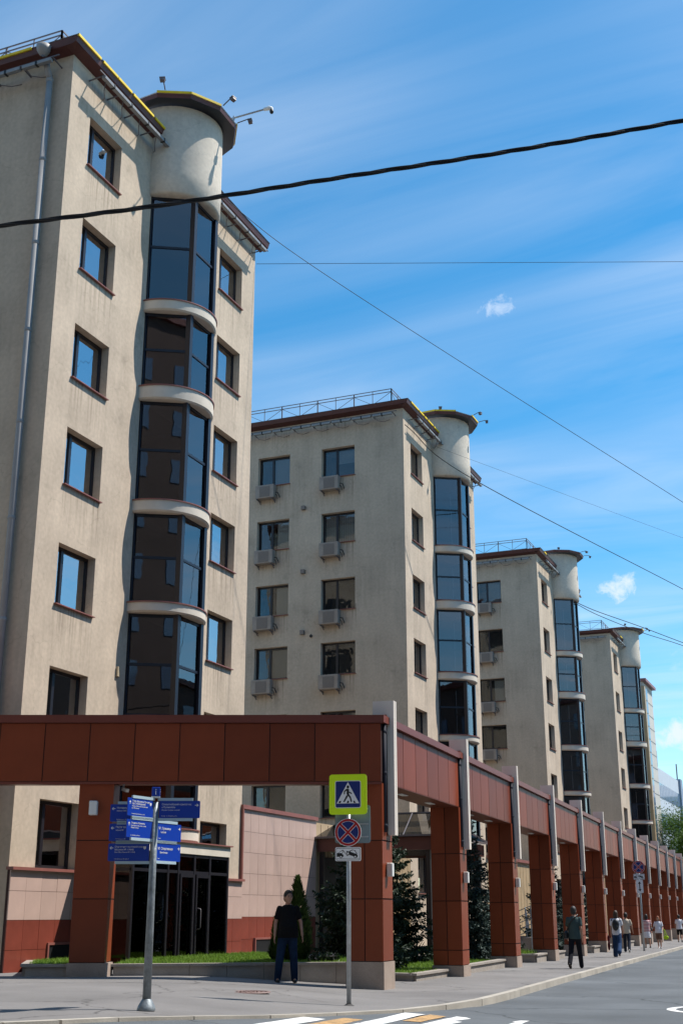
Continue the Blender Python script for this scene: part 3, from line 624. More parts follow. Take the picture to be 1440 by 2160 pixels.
for k in range(1,4): b.bar((k*1.05,-.25,3.8),(k*.8,2.85,4.75),.03,.04)
b.build('roof_bars',M['rail'],PO)
for k in range(7): MB().box(.1,4.0,.7+k*.72,.76+k*.72,3.4,3.6).build('rafter',M['frame'],PO)
# stair railings seen through the arcade
def stair_rail(label,x,y,rz):
    S=thing('stair_railing',label,'railing',(x,y,g(x,y)),rz); b=MB()
    for k in range(5): b.bar((0,0,.25+.22*k),(1.8,0,.95+.22*k),.03,.03)
    for k in range(3): b.bar((k*.9,0,0),(k*.9,0,1.15+k*.35),.04,.04)
    b.build('rails',M['steel'],S)
    for k in range(4): MB().box(.1+k*.45,.55+k*.45,.05,1.6,0,.17*(k+1)).build('step',M['granite'],S)
stair_rail('steel stair railing seen between the third and fourth columns',-14.2,48.5,PI*.05)
stair_rail('steel stair railing seen between the fourth and fifth columns',-13.4,52.2,PI*.6)
# ------------------------------------------------------------------ arcade along the street
AA=R(3.614); F0=Vector((-9.0,24.68,0))
AR=thing('arcade','rust red panelled colonnade with grey fins running along the street','arcade',F0,AA)
SP=6.57; NC=14; DZ=.023
pc={}
def panel(parent,kind,w_,h,loc,mk='red'):
    key=(kind,round(w_,3),round(h,3),mk)
    if key not in pc:
        e=.008
        e=.014 if kind=='x' and h<1.25 else .010
        me={'x':lambda:MB().box(0,.014,e,w_-e,e,h-e),'y':lambda:MB().box(e,w_-e,-.014,0,e,h-e)}[kind]().mesh('panel',M[mk]); pc[key]=me
    return link('panel',pc[key],parent,loc)
def finmesh():
    f=MB()
    for a,b_ in ((-.2,-.112),(-.088,0)):
        poly=[(-.46,5.32),(-.46,5.61),(0,5.61),(0,2.85),(-.15,2.85),(-.15,5.32)]
        i=len(f.v); n=6
        f.v+=[(x,a,z) for x,z in poly]+[(x,b_,z) for x,z in poly]
        f.f+=[(i,i+5,i+2,i+1),(i+5,i+4,i+3,i+2),(i+6,i+7,i+8,i+11),(i+11,i+8,i+9,i+10)]; f.m+=[0]*4
        for k in range(n): j=(k+1)%n; f.f.append((i+k,i+j,i+n+j,i+n+k)); f.m.append(0)
    f.box(-.44,-.02,-.112,-.088,5.34,5.59,1); f.box(-.13,-.02,-.112,-.088,2.87,5.34,1)
    return f.mesh('fin',[M['fin'],M['rail']])
FM=finmesh()
lmp=bevel(MB().box(-.15,-.045,-.34,-.2,2.03,2.3).mesh('lamp',M['fin']),.012)
lmd=MB().box(-.045,-.03,-.33,-.21,2.04,2.29).mesh('diffuser',M['white'])
dp=MB(); dp.tube([(-.15,-.40,5.1),(-.15,-.40,2.9)],.042,10)
for z in (4.9,4.05,3.0): dp.lathe([(.046,0),(.054,.01),(.054,.05),(.046,.06)],(-.15,-.40,z),n=10)
DPM=dp.mesh('downpipe',M['slate'],True)
SA,SB,NA,NB=-.59,.11,-.91,-.16
for i in range(NC):
    s0=SP*i; dz=DZ*i; zgd=g(*(F0.xy+Vector((-math.sin(AA),math.cos(AA)))*s0))-dz
    pt=.42 if i==0 else .10
    c=MB(); c.box(NA+.02,NB-.02,SA+.02,SB-.02,pt,3.88); co=c.build('column',M['redcore'] if False else M['core'],AR,loc=(0,s0,dz))
    # far and inner faces get plain sheets, street and near faces single panels
    c=MB(); c.box(NA+.006,NA+.02,SA+.02,SB-.02,pt+.01,3.87); c.box(NA+.02,NB-.02,SB-.02,SB-.006,pt+.01,3.87); c.build('column_rear_sheet',M['red'],co)
    zs=[pt]+[z for z in (.45,1.6,2.73) if z-pt>.1]+[3.88]
    for z0,z1 in zip(zs,zs[1:]):
        panel(co,'x',SB-SA,z1-z0,(NB-.014,SA,z0)); hw=(NB-NA)/2
        panel(co,'y',hw,z1-z0,(NA,SA+.014,z0)); panel(co,'y',hw,z1-z0,(NA+hw,SA+.014,z0))
    bevel_p=MB().box(NA-.02,NB+.02,SA-.02,SB+.02,zgd-.1,pt-.004); bevel_p.build('plinth',M['granite'],co)
    link('fin',FM,AR,(0,s0,dz)); lo=link('lamp',lmp,AR,(0,s0,dz)); link('diffuser',lmd,lo); link('downpipe',DPM,AR,(0,s0,dz))
    if i<NC-1:
        bm_=MB(); bm_.box(NA+.02,NB-.02,SA+.02,SP+SA+.02,3.90,5.10); bo=bm_.build('beam',M['core'],AR,loc=(0,s0,dz))
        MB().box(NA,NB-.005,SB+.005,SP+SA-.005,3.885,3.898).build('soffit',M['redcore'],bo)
        MB().box(NA+.002,NA+.018,SA+.02,SP+SA+.01,3.9,5.1).build('rear_sheet',M['red'],bo)
        MB().box(NA-.05,NB+.07,SA-.03,SP+SA-.04,5.10,5.25).build('cap',M['redcap'],bo)
        n=6; ya=.05; w_=(SP-.52-ya)/n
        ss=[ya]+[.05+w_*(k) for k in range(1,n)]+[SP-.52]
        for a,b_ in zip(ss,ss[1:]): panel(bo,'x',b_-a,1.2,(NB-.02,a,3.89))
        for k in range(2):
            MB().box(-.62,-.48,2.0+2.4*k,2.5+2.4*k,3.872,3.884).build('soffit_light',M['white'],bo)
# ------------------------------------------------------------------ corner portico: panelled beam across the entrance
PC=F0+Matrix.Rotation(AA,3,'Z')@Vector((NB,SA,0)); PA=R(22.57)
PT=thing('portico','dark red panelled beam on square columns crossing in front of the entrance','portico',PC,PA)
LP=11.2
MB().box(-LP,-.02,.02,.75,3.90,5.08).build('beam',M['core'],PT)
bo=PT.children[-1]
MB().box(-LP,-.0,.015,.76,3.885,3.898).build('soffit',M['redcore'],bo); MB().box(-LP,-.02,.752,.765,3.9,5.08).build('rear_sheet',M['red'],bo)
MB().box(-LP,.03,-.04,.82,5.09,5.25).build('cap',M['redcap'],bo)
MB().box(-LP,-.0,-.012,.012,3.84,3.884).build('drip_edge',M['redcap'],bo)
x=-.44; xs_=[0,-.44]
while x>-LP+.9: x-=.93; xs_.append(x)
xs_.append(-LP)
for a,b_ in zip(xs_,xs_[1:]): panel(bo,'y',a-b_,1.2,(b_,.016,3.888))
cu0,cu1=-6.18,-5.46
zgd=g(*(PC+Matrix.Rotation(PA,3,'Z')@Vector((cu0,.3,0))).xy)
co=MB().box(cu0+.02,cu1-.02,.05,.72,.40,3.885).build('column',M['core'],PT)
MB().box(cu0+.005,cu0+.02,.05,.72,.41,3.88).build('column_rear_sheet',M['red'],co)
zs=[.40,1.6,2.73,3.88]
for z0,z1 in zip(zs,zs[1:]):
    panel(co,'y',cu1-cu0,z1-z0,(cu0,.05,z0)); panel(co,'x',.69,z1-z0,(cu1-.022,.036,z0))
MB().box(cu0-.03,cu1+.03,.02,.76,zgd-.1,.395).build('plinth',M['granite'],co)
wl_=bevel(MB().box(-5.93,-5.77,-.11,.032,2.72+.50,2.72+.78).mesh('lamp',M['white']),.012); link('lamp',wl_,PT)
# small camera under the beam
SC=thing('security_camera','small grey camera hanging under the portico beam beside the left column','camera',PC+Matrix.Rotation(PA,3,'Z')@Vector((-5.32,.3,3.87)),PA)
MB().tube([(0,0,0),(0,0,-.07)],.02,8).build('mount',M['steel'],SC); MB().bar((-.02,.05,-.09),(.1,-.08,-.14),.07,.07).build('body',M['white'],SC)
# ------------------------------------------------------------------ planters and lawns
def planter(label,outline,z0,z1,seedname='planter'):
    P_=thing('planter',label,'planter'); n=len(outline)
    for a,b_ in zip(outline,outline[1:]):
        a=Vector(a);b_=Vector(b_); L_=(b_-a).length; k=max(1,round(L_/.75)); d=(b_-a)/L_; nn=Vector((d.y,-d.x))
        for j in range(k):
            p=a+d*(L_*j/k+.004); q=a+d*(L_*(j+1)/k-.004)
            m_=MB(); m_.bar((p.x,p.y,(z0+z1-.05)/2),(q.x,q.y,(z0+z1-.05)/2),.14,z1-.05-z0); m_.build('stone',M['planter'],P_)
            if j%2==0:
                q2=a+d*(L_*min(j+2,k)/k-.004); m_=MB(); m_.bar((p.x-d.x*(.09 if j==0 else 0),p.y-d.y*(.09 if j==0 else 0),z1-.025),(q2.x,q2.y,z1-.025),.22,.05); m_.build('coping',M['planter'],P_)
    return P_
def pw(u_,d_):   # portico frame to world
    v=PC+Matrix.Rotation(PA,3,'Z')@Vector((u_,d_,0)); return (v.x,v.y)
def aw(n_,s_):
    v=F0+Matrix.Rotation(AA,3,'Z')@Vector((n_,s_,0)); return (v.x,v.y)
planter('long stone planter wall behind the man in black, between the corner columns',[pw(-5.40,.66),pw(-.2,1.85)],-.2,.36)
planter('short stone planter left of the left portico column',[pw(-6.15,.25),pw(-7.05,.25),(-17.0,23.55)][::-1],-.1,.37)
b0=.2
planter('low stone planter between the first and second columns of the colonnade',[aw(-.75,SB+.1),aw(-1.9,3.2),aw(-.55,3.55),aw(-.45,SP+SA)],-.35,.13) if False else planter('low stone planter between the first and second columns of the colonnade',[aw(-2.2,3.5),aw(-.66,3.3),aw(-.58,SP+SA-.02)],-.35,.05)
planter('stone planter between the second and third columns of the colonnade',[aw(-.55,SP+SB+.03),aw(-.55,2*SP+SA-.03)],-.4,.08)
for i,w_ in ((2,'third and fourth'),(4,'fifth and sixth'),(6,'seventh and eighth')):
    planter('stone planter between the %s columns of the colonnade'%w_,[aw(-2.2,SP*i+4.1),aw(-.5,SP*i+4.1),aw(-.5,SP*(i+1)+SA-.03)],-.5,.12-.02*i)
for i,w_ in ((3,'fourth and fifth'),(5,'sixth and seventh')):
    planter('stone planter between the %s columns of the colonnade'%w_,[aw(-.5,SP*i+SB+.03),aw(-.5,SP*i+3.1),aw(-2.2,SP*i+3.1)],-.5,.12-.02*i)
def lawn(name,poly,z,n,seed,label,h=(.035,.075)):
    xs_=[p[0] for p in poly]; ys_=[p[1] for p in poly]; rr=random.Random(seed)
    def ins(x,y):
        c=False
        for (a,b_),(c_,d_) in zip(poly,poly[1:]+poly[:1]):
            if (b_>y)!=(d_>y) and x<(c_-a)*(y-b_)/(d_-b_)+a: c=not c
        return c
    m_=MB(); i0=len(poly); m_.v=[(x,y,z) for x,y in poly]; m_.f=[tuple(range(i0))]; m_.m=[1]
    k=0
    while k<n:
        x=rr.uniform(min(xs_),max(xs_)); y=rr.uniform(min(ys_),max(ys_))
        if not ins(x,y): continue
        k+=1; a=rr.uniform(0,2*PI); ww=rr.uniform(.006,.013); hh=rr.uniform(*h)*(1.6 if rr.random()<.06 else 1); dx,dy=math.cos(a),math.sin(a); bx,by=rr.uniform(-.05,.05),rr.uniform(-.05,.05)
        m_.tri((x-dx*ww,y-dy*ww,z),(x+dx*ww,y+dy*ww,z),(x+bx,y+by,z+hh))
    o=m_.build('lawn',[M['grassb'],M['soil']]); struct(o,'stuff'); tag(o,label,'grass'); return o
lawn('lawn',[pw(-5.38,.75),pw(-.5,1.85),(-10.4,27.2),(-12.5,29),(-15.4,31),(-15.6,25.3)],.33,26000,1,'strip of bright lawn behind the long planter at the entrance')
lawn('lawn',[pw(-7.0,.3),pw(-6.15,.3),pw(-6.15,.9),(-16.9,24.9),(-16.95,23.6)],.34,3500,2,'small tuft of lawn left of the left portico column')
lawn('lawn',[aw(-.65,3.4),aw(-.62,6.2),aw(-2.0,9.0),aw(-6,8.0),aw(-5,5.5),aw(-1.4,1.6),aw(-2.2,3.5)],.0,16000,3,'patch of lawn behind the first two colonnade columns')
lawn('lawn',[aw(-.65,6.8),aw(-.65,12.5),aw(-6,13.5),aw(-6,8)],.03,9000,4,'patch of lawn behind the second and third colonnade columns')
lawn('lawn',[aw(-.7,17.3),aw(-.7,19),aw(-4,25),aw(-6,20),aw(-3,17.3)],.08,5000,5,'patch of lawn behind the fourth colonnade column',(.06,.14))
# ------------------------------------------------------------------ vegetation
M['spruce']=leafmat('spruce_needles_blue',(.022,.042,.036),(.085,.135,.122),.6,.1)
M['spruceg']=leafmat('spruce_needles_green',(.012,.026,.013),(.045,.075,.04),.6,.1)
M['thuja']=leafmat('thuja_leaf',(.035,.07,.015),(.10,.16,.04))
M['leaf']=leafmat('leaf_green',(.05,.105,.016),(.105,.185,.035),.6,.3)
M['bark']=mat('bark',(.07,.05,.038),.95,.25,4,.5,20)
def spruce_mesh(H,RR,seed,mk):
    rr=random.Random(seed); b=MB(); z=.12
    while z<H-.05:
        f=z/H; rad=RR*(1-f)**.85*rr.uniform(.8,1.1)+.06; nb=int(5+9*(1-f)); a0=rr.uniform(0,6)
        for k in range(nb):
            a=a0+2*PI*k/nb+rr.uniform(-.35,.35); L_=rad*rr.uniform(.6,1.1); dr=rr.uniform(-.5,-.12)*(1-f*.7); d=Vector((math.cos(a),math.sin(a),0)); s_=Vector((-d.y,d.x,0)); z2=z+rr.uniform(-.1,.1)
            nt=max(4,int(L_/.075))
            for t in range(nt+1):
                q=.15+.85*t/nt; P=Vector((0,0,z2))+d*L_*q+Vector((0,0,L_*(dr*q+.30*q*q)))
                tw=(.30*L_*(1-q)**.6*(.35+q)+.075)
                for h in range(7):
                    sg=rr.choice((-1,1)); e=P+(d*rr.uniform(.1,.9)+s_*sg*rr.uniform(.15,1)+Vector((0,0,rr.uniform(-.75,.35)))).normalized()*tw*rr.uniform(.5,1.15)
                    ax=(e-P).normalized(); w_=(ax.cross(Vector((rr.uniform(-1,1),rr.uniform(-1,1),rr.uniform(-1,1))))).normalized()*rr.uniform(.014,.03)
                    m_=P*.45+e*.55; b.quad(P,m_-w_,e,m_+w_)
        z+=.115+.05*(1-f)*rr.uniform(.8,1.2)
    return b.mesh('crown',M[mk])
def trunk_mesh(H,r0): return MB().tube([(0,0,-.2),(0.01,0,H*.5),(0,0,H*.97)],[r0,r0*.6,.012],8).mesh('trunk',M['bark'],True)
SPM={'a':(spruce_mesh(4.1,1.5,3,'spruceg'),trunk_mesh(4.1,.09)),'b':(spruce_mesh(4.6,1.35,8,'spruce'),trunk_mesh(4.6,.1))}
def spruce(kind,x,y,z,s,rz,label):
    o=thing('spruce_tree',label,'tree',(x,y,z),rz,'spruces behind the colonnade'); o.scale=(s,s,s); link('crown',SPM[kind][0],o); link('trunk',SPM[kind][1],o)
spruce('a',-12.3,30.7,-.1,1.0,0,'dark green spruce showing on both sides of the corner column')
spruce('b',-11.75,38.3,-.05,1.02,1.,'blue spruce between the second and third colonnade columns')
spruce('a',-12.9,34.6,-.1,1.0,2.2,'added dark spruce just left of the second colonnade column')  # spruce put in to darken the gap between the first two columns
spruce('b',-12.6,52.2,-.1,.95,2.,'blue spruce between the fourth and fifth colonnade columns')
spruce('b',-12.9,58.6,-.15,.95,3.4,'blue spruce between the fifth and sixth colonnade columns')
spruce('a',-12.9,45.6,-.15,.8,4.4,'dark spruce half hidden by the third colonnade column')
def thuja(x,y,z,H,RR,seed,label):
    rr=random.Random(seed); b=MB()
    for k in range(5200):
        f=rr.random()**1.25; prof=RR*(min(1,(f+.06)*6)**.6)*(1-f)**.72*(1+.16*math.sin(7*f+seed)); a=rr.uniform(0,2*PI); r_=prof*math.sqrt(rr.uniform(.35,1))*(1+.12*math.sin(5*a+9*f))
        P=Vector((r_*math.cos(a),r_*math.sin(a),.05+f*H)); d=Vector((math.cos(a)*.7,math.sin(a)*.7,rr.uniform(.4,1.3))).normalized(); L_=rr.uniform(.04,.09); s_=Vector((-math.sin(a),math.cos(a),rr.uniform(-.6,.6))).normalized()*L_*rr.uniform(.25,.45)
        b.quad(P-d*L_*.4,P+s_,P+d*L_,P-s_)
    for k in range(10): b.tri((-.006,0,H+.0),(.006,0,H),(rr.uniform(-.02,.02),rr.uniform(-.02,.02),H+rr.uniform(.05,.12)))
    o=thing('thuja_shrub',label,'shrub',(x,y,z)); b.build('foliage',M['thuja'],o); MB().tube([(0,0,-.05),(0,0,H*.7)],[.04,.01],6).build('stem',M['bark'],o)
thuja(-11.86,26.0,.33,1.72,.44,4,'tall conical thuja right behind the man in black')
thuja(-12.2,25.82,.33,1.05,.26,9,'shorter thuja peeping out left of the man in black')
def petal(c): return mat('petal',c,.7)
FB=thing('flower_bowl','low dark flower bowl with pale blossoms on the lawn right of the man','flower bowl',(-11.12,25.75,.33))
MB().lathe([(.0,0),(.2,0),(.3,.12),(.31,.14),(.27,.13),(0,.11)],n=18).build('bowl',M['black'],FB,True)
rr=random.Random(5); b=MB(); c=MB()
for k in range(500):
    a=rr.uniform(0,2*PI); r_=.34*math.sqrt(rr.random()); P=Vector((r_*math.cos(a),r_*math.sin(a),rr.uniform(.08,.22)-r_*.15)); d=Vector((rr.uniform(-1,1),rr.uniform(-1,1),rr.uniform(-.2,1))).normalized()*.04; s_=d.cross(Vector((.3,.8,.2))).normalized()*.018
    (c if k%6==0 else b).quad(P-d,P+s_,P+d,P-s_)
b.build('leaves',M['spruceg'],FB); c.build('blossoms',petal((.6,.55,.62)),FB)
def broad_tree(x,y,z,H,RR,seed,label,nl=16000):
    rr=random.Random(seed); o=thing('broadleaf_tree',label,'tree',(x,y,z)); t=MB(); t.tube([(0,0,-.3),(.1,0,H*.35),(0,.1,H*.7),(.05,0,H*.92)],[.2,.16,.09,.02],8); b=MB(); tips=[]
    for k in range(46):
        f=rr.uniform(.28,.98); a=rr.uniform(0,2*PI); q=math.sin(PI*min(1,(f-.2)/.85))**.6; L_=RR*q*rr.uniform(.55,1.05); P=Vector((0,0,H*f*.85)); e=P+Vector((math.cos(a)*L_,math.sin(a)*L_,rr.uniform(.1,.5)*L_)); t.tube([P,(P+e)/2+Vector((0,0,.1)),e],[.05,.03,.01],5); tips.append(e); tips.append((P*.4+e*.6))
    for k in range(nl):
        c_=rr.choice(tips); s=RR*.23; P=c_+Vector((rr.gauss(0,s),rr.gauss(0,s),rr.gauss(0,s*.8))); d=Vector((rr.uniform(-1,1),rr.uniform(-1,1),rr.uniform(-.7,.7))).normalized()*rr.uniform(.07,.13); s_=d.cross(Vector((rr.uniform(-1,1),.3,.9))).normalized()*rr.uniform(.04,.07)
        b.quad(P-d,P+s_,P+d,P-s_)
    b.build('crown',M['leaf'],o); t.build('trunk',M['bark'],o,True)
broad_tree(-15.6,122,-.6,12.6,4.0,21,'leafy green tree at the far end of the colonnade by the right edge',34000)
broad_tree(-13.2,112,-.5,9.6,2.8,22,'lower leafy tree beside the last colonnade fins',20000)
# ------------------------------------------------------------------ buildings beyond the towers
B5=thing('glazed_building','tan pilastered building with narrow glass strips beyond the fourth tower','building',(-18,116.4,-.6))
MB().box(-14,0,0,5.2,-1,22.6).build('wall',mat('pale_tile_wall',(.55,.52,.46),.7,.06,1),B5); MB().box(-.9,.12,-.1,.55,-1,22.2).build('pilaster',M['tan'],B5)
MB().box(-14.2,.35,-.3,5.5,22.6,22.85).build('roof',M['sill'],B5); MB().box(-14,-.95,-.06,-.0,-1,22).build('side_cladding',mat('brown_grey_cladding',(.12,.10,.095),.5,.1,1),B5)
bb=mat('strip_glass',(.10,.16,.24),.06,spec=.9)
dk=mat('strip_glass_dark',(.03,.03,.05),.08,spec=.8)
pf=MB().box(0,.04,.75,2.1,.06,1.14).mesh('window_pane',bb); ps=MB().box(-2.6,-1.1,-.1,-.06,.06,1.14).mesh('window_pane',dk); jl=MB().box(0,.02,2.15,5.15,1.16,1.2).mesh('joint',M['rail'])
for k in range(18): link('window_pane',pf,B5,(0,0,.6+k*1.2)); link('window_pane',ps,B5,(0,0,.6+k*1.2)); link('joint',jl,B5,(0,0,.6+k*1.2))
B6=thing('office_block','white and blue banded office block with rooftop letters in the distance','building',(-19.6,128,-.6))
MB().box(-16,0,0,19,-1,16.4).build('wall',mat('white_panel',(.50,.54,.58),.6,.05,1),B6); MB().box(-.5,.25,19,20.6,-1,16.6).build('stair_tower',mat('blue_grey_panel',(.24,.30,.38),.6,.06,1),B6)
wg=mat('office_glass',(.16,.24,.32),.08,spec=.9)
wp=MB().box(0,.04,.08,1.0,0,1.5).mesh('window_pane',wg)
for r_ in range(5):
    for k in range(17): link('window_pane',wp,B6,(0,.5+k*1.08,13.4-3.1*r_))
b=MB()
for k in range(3): b.box(-.3,-.1,1.+k*1.6,1.25+k*1.6,16.6,18.2); b.box(-.3,-.1,1.25+k*1.6,2.1+k*1.6,17.95,18.2); b.box(-.3,-.1,1.9+k*1.6,2.1+k*1.6,16.6,17.95)
b.build('roof_letters',M['rail'],B6); MB().bar((-.2,20,16.6),(-.2,20,18.4),.12,.12).build('mast',M['rail'],B6)
B7=thing('grey_building','plain grey building with low pitched roof at the far right','building',(-26.2,196,-.8))
MB().box(-2,26,0,14,-1,18.4).build('wall',mat('grey_render',(.36,.37,.38),.9,.06,.4),B7); MB().box(-2.3,26.5,-.5,14,18.4,19.1).build('cornice',mat('pale_cornice',(.6,.6,.58),.8),B7)
b=MB(); b.quad((-2.3,-.5,19.1),(26.5,-.5,19.1),(26.5,7,21.6),(6,7,21.6)); b.quad((-2.3,14,19.1),(-2.3,-.5,19.1),(6,7,21.6),(6,7.01,21.6)); b.build('roof',M['roof'],B7)
b=MB()
for k in range(14): b.bar((-2.2+k*.9,-.4,19.1),(-2.2+k*.9,-.4,20.1),.05,.05)
b.bar((-2.2,-.4,20.1),(10,-.4,20.1),.06,.06); b.bar((-2.2,-.4,19.6),(10,-.4,19.6),.05,.05); b.build('roof_railing',M['rail'],B7)
b=MB()
for k in range(7): b.bar((.9,2,20+.75*k),(3.2,2,20.05+.75*k),.06,.06)
b.bar((2,2,19),(2,2,25.2),.09,.09); b.build('aerial',M['rail'],B7)
# out of frame: tower implied by reflections; unseen houses added to block fill light
tower('beige tower before the nearest one, outside the picture on the left',-3.,0,31)
M['brick']=mat('brown_brick_wall',(.085,.07,.062),.9,.15,.5)
M['cream']=mat('grey_render_wall',(.24,.22,.20),.9,.12,.5)
def unseen_house(label,x0,x1,y0,y1,h,mk,face):
    o=thing('unseen_house',label,'building',((x0+x1)/2,(y0+y1)/2,-.4)); w_,d_=(x1-x0)/2,(y1-y0)/2
    MB().box(-w_,w_,-d_,d_,-1,h).build('wall',M[mk],o); MB().box(-w_-.3,w_+.3,-d_-.3,d_+.3,h,h+.4).build('roof',M['eave'],o)
    p_=MB().box(-.7,.7,-.03,.03,0,1.6).mesh('window',bb); n=int((2*d_ if face=='x' else 2*w_)/3.2)
    for r_ in range(int(h/3.4)):
        for k in range(n):
            t=-(d_ if face=='x' else w_)+1.8+k*3.2
            link('window',p_,o,(-w_-.01,t,1.4+r_*3.4) if face=='x' else (t,d_+.01,1.4+r_*3.4),PI/2 if face=='x' else 0)
unseen_house('added unseen brown brick house across the street, outside the picture on the right',13,27,-8,26,19,'brick','x')
unseen_house('added unseen grey house farther along across the street, outside the picture',14,28,30,66,21,'cream','x')
unseen_house('added unseen brown house at the far end across the street, outside the picture',14,28,70,128,18,'brick','x')
unseen_house('tall brown house behind the viewer, outside the picture',-34,11,-30,-12,40,'brick','y')  # house implied by bay reflections, its height raised to block sky fill
# ------------------------------------------------------------------ overhead wires
def smooth_pts(ps,n):
    ps=[Vector(p) for p in ps]; o=[]
    ex=[ps[0]*2-ps[1]]+ps+[ps[-1]*2-ps[-2]]
    for i in range(1,len(ex)-2):
        for k in range(n):
            t=k/n; a,b,c,d=ex[i-1],ex[i],ex[i+1],ex[i+2]; o.append(.5*((2*b)+(c-a)*t+(2*a-5*b+4*c-d)*t*t+(3*b-a-3*c+d)*t**3))
    return o+[ps[-1]]
M['wire']=mat('black_cable',(.012,.012,.013),.6)
W1=smooth_pts([(-14.5,8.05,8.35),(-9.8,10.0,8.98),(-8.77,10.43,9.15),(-6.89,11.21,9.45),(-4.99,12.0,9.82),(-3.06,12.81,10.2),(-1.09,13.62,10.63),(.35,14.22,10.97),(5,16.15,12.2)],46)
CB=thing('overhead_cable','thick twisted black cable crossing the whole picture in front of the nearest tower','cable',W1[0])
for ph in (0,2*PI/3,4*PI/3):
    pts=[]; s=0
    for k,p in enumerate(W1):
        if k: s+=(p-W1[k-1]).length
        t=ph+s*2*PI/1.5; pts.append(p-W1[0]+Vector((-.36,.93,0))*.016*math.cos(t)+Vector((0,0,1))*.016*math.sin(t))
    MB().tube(pts,.0165,6).build('strand',M['wire'],CB,True)
def wire(label,ps,r_):
    P=smooth_pts(ps,12); o=MB().tube([p-P[0] for p in P],r_,5).build('overhead_wire',M['wire'],None,True,P[0]); tag(o,label,'cable')
wire('thin wire running from the nearest bay drum down across the sky',[(-16.0,29.1,22.2),(-14.55,31.85,21.2),(-11.01,38.74,19.62),(-5.26,47.63,16.7),(-1.24,53.63,14.49),(6,64,11)],.011)
wire('thin level wire leaving the right corner of the nearest tower',[(-17.15,33.66,22.56),(-3.84,41.72,23.97),(9.47,49.78,25.38)],.009)
wire('wire running from the second tower drum down to the right',[(-16.7,47.4,21.7),(-14.76,51.26,20.14),(-8.44,72.3,19.39),(-4.97,80.24,18.27),(4,98,17)],.02)
wire('faint thin wire leaving the second tower drum above the thicker one',[(-15.9,49.2,21.2),(-7.02,62.06,19.49),(-3.83,67.72,19.23)],.006)
wire('upper of two looping wires leaving the third tower',[(-16,78.24,20.7),(-16.5,88.44,22.36),(-14.33,93.68,22.15),(-11.92,99.01,21.75),(-8.24,104.87,20.9)],.028)
wire('lower of two looping wires leaving the third tower',[(-16,78.24,20.6),(-16.5,88.44,22.1),(-14.33,93.68,21.72),(-11.92,99.01,21.5),(-8.24,104.87,20.5)],.026)
# rooftop camera on an arm, first tower drum
DC=thing('security_camera','white dome camera on a long arm above the nearest drum roof','camera',(-15.55,28.75,24.5),.2)
b=MB(); b.tube([(0,0,-.15),(0,0,.3)],.03,8); b.tube([(-.3,0,.18),(1.0,0,.42)],.028,8); b.tube([(-.5,.5,.0),(0,0,.25)],.012,5); b.build('arm',M['steel'],DC)
b=MB(); b.tube([(.95,0,.41),(1.12,0,.44),(1.2,0,.38)],[.05,.07,.075],10); b.build('housing',M['white'],DC,True); MB().ell((1.2,0,.3),(.065,.065,.08)).build('lens',M['black'],DC,True)
# ------------------------------------------------------------------ signs
def text_mesh(body,size,m_,ext=.0008):
    cu=bpy.data.curves.new('t','FONT'); cu.body=body; cu.size=size; cu.extrude=ext; o=bpy.data.objects.new('t',cu); col.objects.link(o)
    dg=bpy.context.evaluated_depsgraph_get(); me=bpy.data.meshes.new_from_object(o.evaluated_get(dg)); bpy.data.objects.remove(o); me.materials.clear(); me.materials.append(m_); return me
def rrect(w_,h,r_,n=5):
    p=[]
    for cx,cz,a0 in ((w_/2-r_,h/2-r_,0),(-w_/2+r_,h/2-r_,PI/2),(-w_/2+r_,-h/2+r_,PI),(w_/2-r_,-h/2+r_,1.5*PI)): p+=[(cx+r_*math.cos(a0+PI/2*k/n),cz+r_*math.sin(a0+PI/2*k/n)) for k in range(n+1)]
    return p
def plate(poly,y0,y1,name,m_,parent,off=(0,0)):
    b=MB(); n=len(poly); b.v=[(x+off[0],y0,z+off[1]) for x,z in poly]+[(x+off[0],y1,z+off[1]) for x,z in poly]
    b.f=[tuple(range(n)),tuple(reversed(range(n,2*n)))]+[(k,n+k,n+(k+1)%n,(k+1)%n) for k in range(n)]; b.m=[0]*len(b.f)
    o=b.build(name,m_,parent); return o
S={}
S['blue']=mat('sign_blue',(.006,.045,.36),.35); S['white']=mat('sign_white',(.82,.82,.82),.4); S['lb']=mat('sign_bar_aluminium',(.40,.52,.58),.45)
S['lime']=mat('sign_fluorescent',(.72,1.0,.01),.4); S['navy']=mat('sign_navy',(.006,.022,.16),.4); S['black']=mat('sign_black',(.008,.008,.008),.5); S['red']=mat('sign_red',(.42,.012,.015),.4); S['back']=mat('sign_back_grey',(.20,.26,.28),.5,.1,4)
px0,py0=-8.76,14.62
SPO=thing('signpost','grey steel signpost carrying six blue direction boards','signpost',(px0,py0,g(px0,py0)))
zz0=g(px0,py0)
M['postpaint']=mat('post_grey_paint',(.22,.25,.27),.5,.35,9,.3,25,metal=.3)
b=MB(); b.tube([(0,0,.08),(0,0,1.4),(0,0,2.68-zz0+.05)],[.055,.047,.044],14); b.build('pole',M['postpaint'],SPO,True)
b=MB(); b.lathe([(.115,0),(.12,.02),(.105,.06),(.07,.12),(.056,.14)],n=18); b.build('base_flare',M['postpaint'],SPO,True)
cp=bevel(MB().box(-.055,.055,-.055,.055,2.80-zz0,2.92-zz0).mesh('cap_box',S['blue']),.004); cpo=link('cap_box',cp,SPO,None,R(30)); MB().box(-.06,.06,-.06,.06,2.785-zz0,2.799-zz0).build('cap_plate',S['white'],cpo)
im=text_mesh('i',.115,S['white'])
for rz in (0,PI/2): 
    t=link('lettering',im,cpo,Matrix.Rotation(rz,3,'Z')@Vector((-.014,-.057,2.822-zz0))); t.rotation_euler=(PI/2,0,rz)
